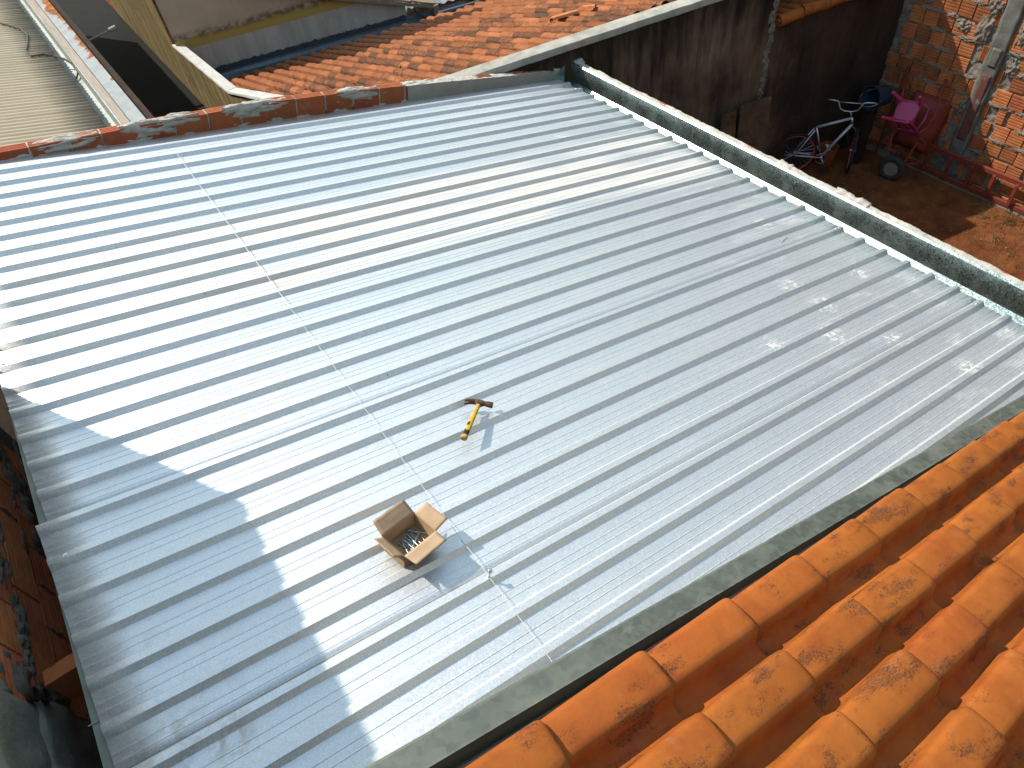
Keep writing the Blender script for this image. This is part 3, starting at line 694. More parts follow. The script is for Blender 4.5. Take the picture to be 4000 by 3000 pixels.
def strip(nm, prof, mt, n_=80):
    m = MB(); m.grid(lambda p, q: (prof[int(round(q * (len(prof) - 1)))][0] - .0135 * (.34 + 13.1 * p - 1.7), .34 + 13.1 * p, prof[int(round(q * (len(prof) - 1)))][1] + .004 * noise.noise(Vector((p * 9, q, 5)))), n_, len(prof) - 1); return m.build(nm, mt, bg_, smooth=True)
strip('gutter_floor', [(-4.66, .46), (-4.45, .475), (-4.445, .50)], GALV_PALE)
strip('gutter_lip', [(-4.445, .50), (-4.428, .605), (-4.415, .605)], GALV_PALE)
strip('gutter_back', [(-4.413, .60), (-4.33, .592)], stone('tan_reflection_metal', [(.3, (.34, .26, .20)), (.7, (.50, .41, .33))], 2.0, .7, .1, 60, .003, stretch=(14, 1.2, 1)))  # tan streaks paint in the reflection of the corrugated roof
strip('flashing', [(-4.325, .60), (-4.185, .606), (-4.180, .585)], RUST)
strip('drip_edge', [(-4.178, .55), (-4.09, .53), (-4.085, .40)], stone('dark_painted_metal', [(.3, (.035, .022, .016)), (.7, (.075, .045, .03))], 3))
lw = tag(MB().box((-8.2, .34, GZ - .1), (-4.19, 16.5, .44)).build('neighbour_wall', CEM_D), 'dark wall of the corrugated roofed building beside the narrow gap', 'wall')
cb = MB(); cpt = [(-4.947, 5.776), (-4.865, 5.65), (-4.762, 5.45), (-4.731, 5.173), (-4.793, 4.775), (-4.849, 4.517), (-4.827, 4.314), (-4.682, 4.345), (-4.60, 4.273)]
cb.tube([(x, y, ZE - (x - XE + .012 * (y - 1)) * math.tan(CA) + .024) for x, y in [(-5.6, 6.1), (-5.25, 5.95)] + cpt] + [(-4.518, 4.116, .60), (-4.47, 4.0, .56), (-4.46, 3.85, .52), (-4.52, 3.725, .50)], .011, 8)
tag(cb.build('cable', flat('old_cable', (.10, .075, .055), .8)), 'dark twisted cable lying across the corrugated roof', 'cable')
pp = MB(); pp.tube([(-4.0, 10.6, -1.35), (-3.35, 10.5, -1.25)], .018, 10); pp.tube([(-3.36, 10.5, -1.25), (-3.22, 10.49, -1.23)], .045, 12)
tag(pp.build('overflow_pipe', flat('white_pvc', (.45, .48, .50))), 'short white drain pipe sticking out in the dark gap', 'pipe')

# ================================================================ TALL BRICK WALL AT LEFT
tl = thing('tall_brick_wall', 'rough hollow brick wall in shade below the left edge of the roof', 'wall')
XL = -6.1
MB().box((XL - .14, -7.6, GZ - .1), (XL - .012, -2.0, 1.51)).build('wall_core', MORTAR, tl)
MB().box((XL - .14, -7.6, 1.515), (XL + .004, -2.0, 3.40)).build('upper_wall', stone('bounce_white', [(.3, (.72, .71, .68)), (.7, (.82, .81, .78))], 1.5, .9, .2, 50, .004), tl)  # unseen upper part, made white to lighten its reflection in the roof sheets
def ridged(L, H, dep):
    prof = [(-dep, 0), (-.002, 0), (0, .003)]
    z = .008
    i = 0
    while z < H - .012:
        w = .006 if i % 7 else .014
        prof += [(0, z), (-.003, z + .0015), (-.003, z + w - .0035), (0, z + w - .002)]; z += w + .002; i += 1
    prof += [(0, H - .003), (-.002, H), (-dep, H)]
    m = MB(); m.prism(prof, -L / 2, L / 2, frame((0, 0, -H / 2), (1, 0, 0), (0, 0, 1), (0, -1, 0))); return m
LB_ME = ridged(.278, .196, .05).mesh('brick', BRICK_L)
nb = 0
for r_ in range(-4, 12):
    z = .882 + .105 + r_ * .21
    ph = -3.80 if r_ % 2 == 0 else -3.66
    for c_ in range(-14, 14):
        y = ph + .29 * c_ - .145
        if -7.5 < y < -2.1 and z < 1.42: link('brick', LB_ME, tl, T(XL + random.uniform(-.004, .004), y, z + random.uniform(-.004, .004)) @ RX(random.uniform(-.012, .012)) @ RZ(random.uniform(-.015, .015))); nb += 1
m = MB()
for i in range(60):
    y = random.uniform(-2.1, -4.3); z = .882 + .21 * random.randint(-1, 3); a_ = random.uniform(.08, .2); m.patch(lambda a, b, o_: (XL - .006 + o_, y + a * a_, z + b * .022), .010, i, 20, 6, 3)
for i in range(20):
    y = -3.80 + .29 * random.randint(-2, 6) + random.choice((0, .14)); z = .99 + .21 * random.randint(-1, 2); m.patch(lambda a, b, o_: (XL - .006 + o_, y + a * .02, z + b * .11), .009, i + 50, 6, 16, 3)
for i, (y, z, a_, b_) in enumerate(((-3.70, 1.10, .14, .05), (-3.41, 1.18, .16, .05), (-3.30, 1.40, .14, .05), (-3.93, 1.11, .13, .05), (-2.35, .95, .16, .14), (-2.55, .80, .20, .14), (-2.72, .72, .15, .18), (-3.0, .70, .12, .10), (-4.12, 1.2, .16, .16), (-4.10, .95, .12, .12))): m.patch(lambda a, b, o_: (XL - .002 + o_, y + a * a_, z + b * b_), .016, i + 120, 24, 14, 2.4)
m.build('mortar_patch', MORTAR, tl, smooth='all')
m = MB(); m.rough((XL - .02, -5.6, -.4), (XL + .045, -4.20, 1.20), .04, .022, 6, 3); m.rough((XL - .02, -5.6, 1.1), (XL + .03, -4.24, 1.50), .04, .022, 6, 5)
m.build('cement_render', stone('olive_cement', [(.3, (.22, .205, .155)), (.7, (.36, .34, .26))], 3, .95, .6, 35, .012), tl, smooth='all')
eb = MB()
M_ = T(XL + .045, -4.13, 1.02)
pr = [(0, 0), (.07, 0), (.075, .02), (.068, .035), (.068, .05), (.075, .06), (.075, .12), (.07, .13), (0, .13)]
eb.prism(pr, -.10, .10, M_ @ frame((0, 0, 0), (0, 1, 0), (1, 0, 0), (0, 0, -1)))
eb.build('broken_brick', BRICK_L, tl)
hm = MB()
for z in (1.16, 1.235): hm.lathe([(.0, 0), (.030, 0), (.032, .012), (.026, .013), (.024, -.02), (0, -.02)], 16, T(XL + .05, -4.20 - (z - 1.16) * .3, z) @ RY(R(90)))
hm.build('brick_hole', flat('hole_dark', (.05, .025, .018), .95), tl)

# ================================================================ PHOTOGRAPHER'S TILED ROOF, NEAR RIGHT
TSL = R(23.43)
Td = Vector((math.cos(TSL), 0, -math.sin(TSL))); Wd = Vector((0, -1, 0)); Nd = Vector((math.sin(TSL), 0, math.cos(TSL)))
NO = Vector((-4.599, -5.766, 2.228)) - Wd * .004 - Nd * .082
NT = frame(NO, Td, -Wd, Nd)                     # local x down-slope, y away (+Y), z normal
nr = thing('orange_tiled_roof', 'orange clay tile roof with black mould in the near right corner', 'roof', NT)
def near_tile():
    prof = [(.016, .000), (.011, .012), (.006, .034), (.002, .052), (-.002, .060), (-.009, .0665), (-.020, .0695), (-.052, .0715), (-.094, .0695), (-.108, .0660), (-.117, .0590), (-.122, .049), (-.127, .028), (-.133, .010), (-.141, .0025), (-.152, .000), (-.168, .000), (-.178, .004), (-.184, .013), (-.187, .018)]
    k = len(prof); L = .405
    ts = [(0, .86, -.006, 0), (.02, .865, -.004, 0), (.05, .90, .002, 0), (.10, .925, .006, 0), (.20, .96, .011, 0), (.30, .99, .016, 0), (.370, 1.01, .0195, 0), (.388, 1.01, .0198, -.001), (.398, 1.0, .0188, -.004), (.403, .985, .016, -.008), (L, .965, .011, -.013)]
    m = MB(); vs_, fs_ = [], []
    for t, s_, dz, dd in ts:
        for (y, z) in prof:
            yy = -.058 + (y + .058) * s_ if y > -.136 else y
            vs_.append((t, yy, (z + dd if z > .03 else z) * (1.0 if z < .01 else (.93 + .07 * (s_ - .9) / .1)) + dz))
    n1 = len(vs_)
    for t, s_, dz, dd in (ts[0], ts[5], ts[-1]):
        for (y, z) in prof:
            yy = -.058 + (y + .058) * (s_ - .12) if y > -.136 else y; vs_.append((t, yy, z * .84 + dz - .011))
    nt_ = len(ts)
    for r_ in range(nt_ - 1):
        for i in range(k - 1): fs_.append((r_ * k + i, r_ * k + i + 1, (r_ + 1) * k + i + 1, (r_ + 1) * k + i))
    for r_ in range(2):
        for i in range(k - 1): fs_.append((n1 + r_ * k + i, n1 + (r_ + 1) * k + i, n1 + (r_ + 1) * k + i + 1, n1 + r_ * k + i + 1))
    for i in range(k - 1): fs_.append(((nt_ - 1) * k + i, (nt_ - 1) * k + i + 1, n1 + 2 * k + i + 1, n1 + 2 * k + i)); fs_.append((i + 1, i, n1 + i, n1 + i + 1))
    m.add(vs_, fs_); return m
NT_ME = near_tile().mesh('tile', TILE_N, 'all')
for row in range(10):
    for k in range(-5, 15):
        link('tile', NT_ME, nr, T(k * .36 - .40 + random.uniform(-.006, .006) + (0, .010, -.008, -.01)[row % 4], -row * .1905 + random.uniform(-.003, .003), random.uniform(-.002, .003)) @ RZ(random.uniform(-.012, .012)) @ RX(random.uniform(-.015, .015)))
MB().box((-2.4, -1.95, -.12), (5.3, .03, -.035)).build('roof_deck', stone('dark_batten', [(.3, (.04, .02, .012)), (.7, (.09, .045, .03))], 4), nr)
# side flashing and the wall below it
nf = thing('side_flashing', 'dull grey green metal flashing strip beside the orange tiles', 'flashing')
FD = Vector((math.cos(R(-.6)) * math.cos(TSL), math.sin(R(-.6)) * math.cos(TSL), -math.sin(TSL)))
FP = Vector((-4.974, -5.60, 2.169)); FF = frame(FP, FD, Vector((-FD.y, FD.x, 0)).normalized(), FD.cross(Vector((-FD.y, FD.x, 0)).normalized()))
fprof = [(.012, -.016), (.003, -.012), (.0, .0), (-.040, .003), (-.066, .006), (-.069, .014), (-.073, .015), (-.076, .006), (-.078, -.07), (-.125, -.075), (-.19, -.078)]
m = MB()
m.grid(lambda p, q: (-1.6 + 7.2 * p, fprof[int(round(q * 10))][0] + .0018 * noise.noise(Vector((p * 11, 1, 0))), fprof[int(round(q * 10))][1] + .0025 * noise.noise(Vector((p * 9, q * 2, 3)))), 80, 10)
m.build('flashing_strip', GALV_OLD, nf, FF, smooth=True)
hw = MB(); hw.prism([(-6.5, 2.76), (1.2, -.62), (1.2, GZ - .1), (-6.5, GZ - .1)], 0, .10, frame((0, -5.60, 0), (1, 0, 0), (0, 0, 1), (0, -1, 0)))
tag(hw.build('house_wall', CEM_D), 'rendered house wall below the flashing of the orange tiles', 'wall')

# ================================================================ THINGS ON THE METAL ROOF
WHITE = flat('white_twine', (.70, .70, .66), .8, var=.1)
st = MB(); pts = []
for i in range(0, 27 * 3 + 1):
    k = 1 + i / 3.0; u_ = -4.386 - .0031 * (k - 1); v = -k * D + .012
    pts.append((u_ + .0015 * math.sin(i * 1.7), v, .0035 + .0012 * abs(math.sin(i))))
st.tube(pts, .0014, 6)
st.tube([(p[0] + .010 - .0088 * min(1, i / 5), p[1] - .002, p[2] + .002) for i, p in enumerate(pts[:36])], .0009, 6)
st.tube([(-4.36, -.19, .003), (-4.35, -.24, -.02), (-4.345, -.27, -.027), (-4.36, -.30, -.027), (-4.335, -.33, -.027)], .0016, 5)
tag(st.build('string', WHITE, M=RM), 'thin white string stretched straight across the metal roof', 'string')

def long_screw(L=.13):
    m = MB(); m.lathe([(0, .007), (.0046, .007), (.0058, .0055), (.0058, .001), (.0095, .001), (.0102, -.0005), (.0102, -.002), (.0032, -.002), (.0030, -L * .55), (.0036, -L * .56), (.0028, -L * .93), (.0004, -L)], 12); return m
us = thing('roofing_screw', 'upright zinc screw standing on a rib beside the string', 'screw', RM @ T(-4.456, -4.886, .048) @ RY(R(4)))
MB().lathe([(0, .007), (.0056, .007), (.0072, .0055), (.0072, -.002), (.0125, -.002), (.0135, -.0035), (.0125, -.006)], 14).build('head', STEEL, us, smooth=True)
MB().lathe([(.0048, -.005), (.0046, -.030), (.0058, -.034), (.0052, -.050)], 12).build('shank', STEEL, us, smooth=True)
ls = link('roofing_screw', long_screw(.145).mesh('roofing_screw', STEEL, True), None, RM @ T(-.60, -3.53, -.017) @ RZ(R(20)) @ RY(R(85))); tag(ls, 'loose zinc screw lying near the gutter end of the roof', 'screw')

# ---- hammer
hm_ = thing('hammer', 'rusty claw hammer with chipped yellow and black handle on the ribs', 'hammer')
B0 = Vector((-4.137, -4.178, .058)); B1 = Vector((-3.900, -3.972, .034))
hx = (B1 - B0).normalized(); hl = (B1 - B0).length
hy0 = Vector((.131, -.093, 0)); hy = (hy0 - hx * hy0.dot(hx)).normalized(); hz = hx.cross(hy)
if hz.z < 0: hz = -hz
HM = RM @ frame(B0, hx, hy, hz)
hm_.matrix_world = HM
def mat_handle():
    g = G('chipped_yellow_paint'); p = g.obj(); x, y, z = g.sep(p)
    n_ = g.noise(p, 55, 5, .7); c = g.mix(g.step(n_, .40, .62), (.72, .46, .03), (.58, .33, .03))
    bl = g.math('ADD', x, g.math('MULTIPLY', g.math('SUBTRACT', n_, .5), .045))
    b1 = g.math('MULTIPLY', g.step(bl, .022, .026), g.step(bl, .068, .064)); b2 = g.math('MULTIPLY', g.step(bl, .095, .100), g.math('MULTIPLY', g.step(bl, .130, .126), g.step(y, .004, -.001)))
    c = g.mix(g.math('MAXIMUM', b1, b2), c, (.022, .018, .018))
    c = g.mix(g.step(x, .020, .010), c, (.50, .27, .08)); c = g.mix(g.step(g.noise(p, 160, 3, .7), .63, .68), c, (.05, .03, .02))
    c = g.mix(g.step(g.math('ADD', x, g.math('MULTIPLY', n_, .02)), .262, .268, 0, .6), c, (.52, .34, .14))
    g.bump(n_, .3, .003); return g.out(c, .5, 0, .4)
m = MB(); N_ = 14
st_ = [(0, .0, .0), (0.001, .016, .013), (.010, .0185, .0145), (.022, .0175, .0135), (.035, .0150, .0118), (.09, .0152, .0120), (.15, .0140, .0110), (.21, .0125, .0100), (.28, .0128, .0100), (hl, .0120, .0100)]
vs_, fs_ = [], []
for x, a, b in st_:
    for k in range(N_): t = 2 * math.pi * k / N_; c, s_ = math.cos(t), math.sin(t); vs_.append((x, a * math.copysign(abs(c) ** .75, c), b * math.copysign(abs(s_) ** .75, s_)))
for i in range(len(st_) - 1):
    for k in range(N_): fs_.append((i * N_ + k, i * N_ + (k + 1) % N_, (i + 1) * N_ + (k + 1) % N_, (i + 1) * N_ + k))
m.add(vs_, fs_); m.build('handle', mat_handle(), hm_, smooth=True)
g = G('rusty_iron'); p = g.obj(); c = g.ramp(g.noise(p, 60, 5, .7), [(.3, (.05, .024, .014)), (.55, (.13, .062, .035)), (.72, (.25, .15, .09))]); c = g.mix(g.step(g.noise(p, 170, 3), .68, .74), c, (.55, .45, .35)); g.bump(g.noise(p, 150, 4), .5, .003)
IRON = g.out(c, .7, .35, .4)
hd_ = MB()
X0 = hl - .004
def ring(y, cx, rx_, rz_, n_=12, cz=0): return [(cx + rx_ * math.copysign(abs(math.cos(2 * math.pi * k / n_)) ** .7, math.cos(2 * math.pi * k / n_)), y, cz + rz_ * math.copysign(abs(math.sin(2 * math.pi * k / n_)) ** .7, math.sin(2 * math.pi * k / n_))) for k in range(n_)]
def loft(rings, m, caps=True):
    n_ = len(rings[0]); vs_ = [q for r_ in rings for q in r_]; fs_ = [(i * n_ + k, i * n_ + (k + 1) % n_, (i + 1) * n_ + (k + 1) % n_, (i + 1) * n_ + k) for i in range(len(rings) - 1) for k in range(n_)]
    if caps: fs_ += [tuple(range(n_))[::-1], tuple(range((len(rings) - 1) * n_, len(rings) * n_))]
    m.add(vs_, fs_)
loft([ring(-.020, X0, .017, .0135), ring(-.012, X0 - .002, .021, .016), ring(.012, X0 - .002, .021, .016), ring(.022, X0 + .001, .015, .0135), ring(.034, X0 + .003, .0125, .012), ring(.042, X0 + .004, .0150, .0145), ring(.068, X0 + .004, .0165, .0160), ring(.074, X0 + .004, .0150, .0145)], hd_)
for sgn in (-1, 1):                              # two claw prongs, curving back
    rs = []
    for i in range(7):
        t = i / 6; y = -.016 - .062 * t; cx = X0 + .001 - .020 * t * t; cz = sgn * (.0058 + .006 * t); rs.append([(cx + a, y, cz + b) for a, b in ((-.011 + .007 * t, -.0050), (.012 - .009 * t, -.0050), (.012 - .009 * t, .0050), (-.011 + .007 * t, .0050))])
    loft(rs, hd_)
hd_.build('head', IRON, hm_, smooth=True)

# ---- cardboard box with screws
bx = thing('cardboard_box', 'open brown cardboard box holding screws on the metal roof', 'box')
BXM = RM @ T(-4.668, -4.568, .001) @ RZ(R(13))
bx.matrix_world = BXM
LX, LY, HB, TH = .190, .142, .088, .0035
MB().rough((-LX / 2, -LY / 2, 0), (LX / 2, LY / 2, TH), .03, .0008, 20, 1).build('bottom', CARD, bx)
MB().box((-LX / 2, -LY / 2, TH), (LX / 2, -LY / 2 + TH, HB)).build('side', CARD, bx)
MB().box((-LX / 2, LY / 2 - TH, TH), (LX / 2, LY / 2, HB)).build('side', CARD, bx)
MB().box((-LX / 2, -LY / 2 + TH + .0005, TH), (-LX / 2 + TH, LY / 2 - TH - .0005, HB)).build('side', CARD, bx)
MB().box((LX / 2 - TH, -LY / 2 + TH + .0005, TH), (LX / 2, LY / 2 - TH - .0005, HB)).build('side', CARD, bx)
def flap(w, l, M_, nm, seed):
    m = MB()
    def f(p, q):
        b = noise.noise(Vector((p * 3, q * 3, seed))) * .003 * q; e_ = (1 - .04 * q)
        return ((p - .5) * w * e_ + noise.noise(Vector((q * 6, seed, 2))) * .002, q * l * (1 + .05 * noise.noise(Vector((p * 5, seed, 0)))), b + .004 * q * q)
    m.grid(f, 10, 6); o_ = m.build(nm, CARD, bx, M_, smooth='all'); md = o_.modifiers.new('t', 'SOLIDIFY'); md.thickness = TH; md.offset = 0
flap(LX - .004, .080, T(0, LY / 2 - .001, HB) @ RX(R(28)), 'flap', 1)
flap(LX - .004, .070, T(0, -LY / 2 + .001, HB) @ RZ(R(180)) @ RX(R(2)), 'flap', 2)
flap(LY - .004, .072, T(LX / 2 - .001, 0, HB) @ RZ(R(-90)) @ RX(R(12)), 'flap', 3)
flap(LY - .004, .066, T(-LX / 2 + .001, 0, HB) @ RZ(R(90)) @ RX(R(36)), 'flap', 4)
LS_ME = long_screw(.125).mesh('roofing_screw', mat_galv('dull_zinc_screw', (.42, .45, .44), (.56, .58, .56), (.3, .42), .1, 200), True)
random.seed(21)
spots = [(-.030 + .013 * i, .035 + random.uniform(-.006, .006), .012 + .004 * (i % 3), 4 + random.uniform(-6, 6)) for i in range(8)] + [(-.02, .03, .022, -16), (.005, .036, .024, 10), (.045, .052, .018, 38), (.055, .005, .028, -62), (-.012, .028, .028, 4), (.02, .034, .03, -4)]
for i, (x, y, z, a) in enumerate(spots):
    o_ = link('roofing_screw', LS_ME, None, BXM @ T(x, y, z) @ RZ(R(a)) @ RX(R(-90 + 3)))
    tag(o_, 'one of the long zinc screws lying inside the cardboard box', 'screw', 'screws in the cardboard box')

# ================================================================ YARD THINGS
CHROME = flat('dull_chrome', (.62, .62, .64), .32, .9, var=.3); BLACKR = flat('black_rubber', (.018, .018, .02), .8, var=.2)
REDRIM = flat('red_rim', (.60, .075, .075), .5, .0, var=.3); REDP = flat('faded_red_paint', (.22, .038, .022), .6, var=.4); WHITEP = flat('white_paint', (.62, .61, .64), .45, .3, var=.35)
bk = thing('bicycle', 'old silver bicycle with red rims leaning by the dark wall', 'bicycle')
rh = Vector((3.755, -.545, GZ + .325)); fh = Vector((4.410, -1.085, GZ + .325))
bx_ = (fh - rh).normalized(); side = Vector((-bx_.y, bx_.x, 0))
K = frame(rh, bx_, side.cross(bx_) * 0 + side, (0, 0, 1)); bk.matrix_world = K
Wb = (fh - rh).length
P_ = lambda x, y, z: (x, y, z)
def inb(v): q = K.inverted() @ Vector(v); return (q.x, 0, q.z)
bb = inb((4.084, -.789, -2.433)); seat = inb((3.960, -.683, -1.936)); ht = inb((4.311, -.983, -1.815)); hb = inb((4.337, -1.004, -1.938)); stem = inb((4.275, -.952, -1.717))
bars = [inb(v) for v in ((4.076, -.782, -1.607), (4.133, -.831, -1.591), (4.333, -1.002, -1.521))]
def wheel(nm, M_, r_=.305):
    w = bpy.data.objects.new(nm, None); COL.objects.link(w); w.parent = bk; w.matrix_local = M_
    MB().torus(r_ + .012, .020, 48, 8).build('tyre', BLACKR, w, smooth='all'); MB().torus(r_ - .010, .015, 48, 8).build('rim', REDRIM, w, smooth='all')
    m = MB(); m.tube([(0, 0, -.045), (0, 0, .045)], .016, 10)
    for k in range(28): t = 2 * math.pi * k / 28; m.tube([(.015 * math.cos(t + 1.2), .015 * math.sin(t + 1.2), .02 * (-1) ** k), ((r_ - .014) * math.cos(t), (r_ - .014) * math.sin(t), 0)], .0014, 4)
    m.build('spokes', CHROME, w)
wheel('wheel', RX(R(90)))
FW = T(Wb, 0, 0) @ RZ(R(73)) @ RX(R(90)); wheel('wheel', FW)
f = MB(); f.tube([seat, (ht[0], 0, ht[2] - .01)], .019, 12); f.build('top_tube', WHITEP, bk, smooth='all')
f = MB(); f.tube([bb, (hb[0], 0, hb[2] + .02)], .021, 12); f.build('down_tube', WHITEP, bk, smooth='all')
f = MB(); f.tube([bb, seat], .016, 10); f.tube([bb, (bb[0], -.04, bb[2])], .022, 10); f.tube([bb, (bb[0], .04, bb[2])], .022, 10); f.build('seat_tube', CHROME, bk, smooth='all')
f = MB()
for s_ in (-1, 1): f.tube([(0, .05 * s_, 0), (seat[0] - .02, .03 * s_, seat[2] - .03)], .010, 8); f.tube([(0, .05 * s_, 0), (bb[0], .03 * s_, bb[2])], .011, 8)
f.build('rear_stays', WHITEP, bk, smooth='all')
f = MB(); f.tube([hb, ht], .020, 12); f.tube([ht, stem], .012, 10); f.build('head_tube', CHROME, bk, smooth='all')
f = MB(); sx = Vector((math.cos(R(73)), math.sin(R(73)), 0)); sy = Vector((-sx.y, sx.x, 0)); hbv = Vector(hb)
for s_ in (-1, 1): f.tube([hbv + Vector((0, 0, -.02)), hbv + sy * .055 * s_ + Vector((0, 0, -.05)), Vector((Wb, 0, 0)) + sy * .055 * s_], .012, 8)
f.build('fork', flat('dark_fork', (.10, .09, .09), .5, .4), bk, smooth='all')
f = MB(); sv = Vector(stem)
def bar(a, h): return sv + sy * a + Vector((-.02, 0, h))
f.tube([bar(-.33, .155), bar(-.22, .150), bar(-.17, .14), bar(-.12, .03), bar(-.05, 0), bar(.05, 0), bar(.12, .03), bar(.17, .14), bar(.22, .150), bar(.33, .155)], .011, 10); f.tube([bar(-.17, .13), bar(.17, .13)], .008, 8)
f.build('handlebar', CHROME, bk, smooth='all')
f = MB(); f.tube([(bb[0], -.06, bb[2]), (bb[0] + .07, -.075, bb[2] - .145)], .009, 8); f.tube([(bb[0], .06, bb[2]), (bb[0] - .07, .075, bb[2] + .145)], .009, 8); f.torus(.085, .004, 30, 6, T(bb[0], -.045, bb[2]) @ RX(R(90))); f.build('crank', CHROME, bk, smooth='all')
f = MB(); f.cbox((bb[0] + .03, -.16, bb[2] - .16), (bb[0] + .115, -.08, bb[2] - .135), .006); f.build('pedal', BLACKR, bk)

# wheelbarrow stood on its nose against the brick wall
wb = thing('wheelbarrow', 'rusty red wheelbarrow stood upright against the brick wall', 'wheelbarrow')
wc = Vector((4.605, -1.65, GZ + .19))
WT = frame(wc, (-.25, .97, 0), (.97, .25, 0), (0, 0, 1))   # wheel axis direction first column
w = bpy.data.objects.new('wheel', None); COL.objects.link(w); w.parent = wb; w.matrix_local = T(*wc) @ RZ(R(14)) @ RX(R(90)) @ RZ(0)
w.matrix_local = T(*wc) @ RZ(R(100)) @ RX(R(90))
MB().torus(.145, .046, 40, 12).build('tyre', flat('dusty_rubber', (.035, .04, .038), .85), w, smooth='all')
MB().lathe([(.0, -.022), (.04, -.022), (.10, -.012), (.112, -.03), (.112, .03), (.10, .012), (.04, .022), (.0, .022)], 28).build('rim', flat('grey_rim', (.34, .29, .24), .6, .3), w, smooth=True)
hR = Vector((5.165, -1.70, -1.335)); hL = Vector((5.165, -1.13, -1.44))
f = MB(); aR = wc + Vector((.04, -.11, 0)); aL = wc + Vector((-.02, .11, 0))
f.tube([aR + Vector((-.06, 0, -.12)), aR, wc + Vector((.17, -.17, .50)), wc + Vector((.30, -.20, .80)), hR], .017, 10)
f.tube([aL + Vector((-.06, 0, -.12)), aL, wc + Vector((.17, .24, .50)), wc + Vector((.30, .33, .80)), hL], .017, 10); f.tube([aR, aL], .010, 8)
f.tube([wc + Vector((.05, -.12, .1)), wc + Vector((.14, -.30, .14))], .010, 8)
f.build('frame', REDP, wb, smooth='all')
def tray(p, q):
    a = (p - .5) * 2; b = q; rim_ = max(abs(a) ** 4, abs(2 * b - 1) ** 6)
    w_ = .30 - .06 * (1 - b) * 0
    c_ = wc + Vector((.20 + .30 * b, .04, .22 + .72 * b))
    n_ = Vector((.92, 0, -.38)); lat = Vector((.10, -.99, 0))
    return tuple(c_ + lat * (a * (.29 if b > .3 else .25)) + n_ * (.20 * rim_ - .02))
m = MB(); m.grid(tray, 20, 16); o_ = m.build('tray', REDP, wb, smooth='all'); md = o_.modifiers.new('t', 'SOLIDIFY'); md.thickness = .004
m = MB(); m.tube([tray(p, q) for p, q in [(i / 12, 0) for i in range(13)] + [(1, i / 10) for i in range(1, 11)] + [(1 - i / 12, 1) for i in range(1, 13)] + [(0, 1 - i / 10) for i in range(1, 11)]], .009, 6); m.build('tray_rim', REDP, wb, smooth='all')
f = MB()
for s_ in (-.22, .26): MB().tube([wc + Vector((.26, s_, .70)), wc + Vector((.02, s_, .66)), wc + Vector((.0, s_, .58)), wc + Vector((.18, s_, .42))], .012, 8).build('leg', REDP, wb, smooth='all')

# pink chair hanging upside down on the barrow
PINK = flat('pink_plastic', (.50, .050, .17), .38, 0, .5, var=.12)
CHX = (.05, -.97, .22); ch_z = Vector((-.80, .0, .60)).normalized()
cx_ = Vector((.10, -.985, .14)).normalized(); cz_ = (ch_z - cx_ * ch_z.dot(cx_)).normalized(); cy_ = cz_.cross(cx_)
ct = Vector((4.68, -1.555, -1.665))
ch = thing('plastic_chair', 'pink plastic chair hung upside down on the wheelbarrow', 'chair', frame(ct, cx_, cy_, cz_))
m = MB(); m.prism([(-.145, -.13), (-.16, .10), (-.13, .145), (.13, .145), (.16, .10), (.145, -.13), (.11, -.15), (-.11, -.15)], -.008, .008); m.build('seat', PINK, ch)
m = MB()
for a, b in (((-.135, -.12), (.135, -.12)), ((.15, .10), (.135, -.12)), ((-.15, .10), (-.135, -.12)), ((-.12, .13), (.12, .13))): m.tube([(*a, .012), (*b, .012)], .008, 6)
m.build('seat_rim', PINK, ch, smooth='all')
for (x, y) in ((-.14, .125), (.14, .125), (-.13, -.13), (.13, -.13)):
    m = MB(); m.hexa([(x - .03, y - .028, 0), (x + .03, y - .028, 0), (x + .03, y + .028, 0), (x - .03, y + .028, 0), (x * 1.32 - .014, y * 1.3 - .014, .25), (x * 1.32 + .014, y * 1.3 - .014, .25), (x * 1.32 + .014, y * 1.3 + .014, .25), (x * 1.32 - .014, y * 1.3 + .014, .25)]); m.build('leg', PINK, ch)
m = MB()
for s_ in (-1, 1): m.hexa([(s_ * .135 - .022, -.155, .01), (s_ * .135 + .022, -.155, .01), (s_ * .135 + .022, -.135, .01), (s_ * .135 - .022, -.135, .01), (s_ * .15 - .02, -.20, -.30), (s_ * .15 + .02, -.20, -.30), (s_ * .15 + .02, -.18, -.30), (s_ * .15 - .02, -.18, -.30)])
m.prism([(-.17, 0), (.17, 0), (.16, .07), (.08, .11), (-.08, .11), (-.16, .07)], -.009, .009, T(0, -.192, -.27) @ RX(R(-90) - R(10)) @ RZ(0)); m.prism([(-.05, 0), (.05, 0), (.07, .30), (-.07, .30)], -.008, .008, T(0, -.142, .0) @ RX(R(-90) - R(8)))
m.build('backrest', PINK, ch)
for s_ in (-1, 1): MB().tube([(s_ * .165, -.19, -.17), (s_ * .21, -.02, -.175), (s_ * .20, .12, -.15), (s_ * .16, .13, .0)], [.014, .016, .016, .014], 8).build('armrest', PINK, ch, smooth='all')

# ladder lying on its edge along the wall
ld = thing('ladder', 'red wooden ladder lying on its side along the brick wall foot', 'ladder')
for z in (-2.245, -2.60): MB().cbox((5.06, -5.4, z - .035), (5.10, -1.45, z + .035), .005).build('rail', REDP, ld)
RG_ME = MB().cbox((-.018, -.022, -.165), (.018, .022, .165), .004).mesh('rung', REDP)
for i in range(11): link('rung', RG_ME, ld, T(5.045, -1.90 - .318 * i, -2.425))

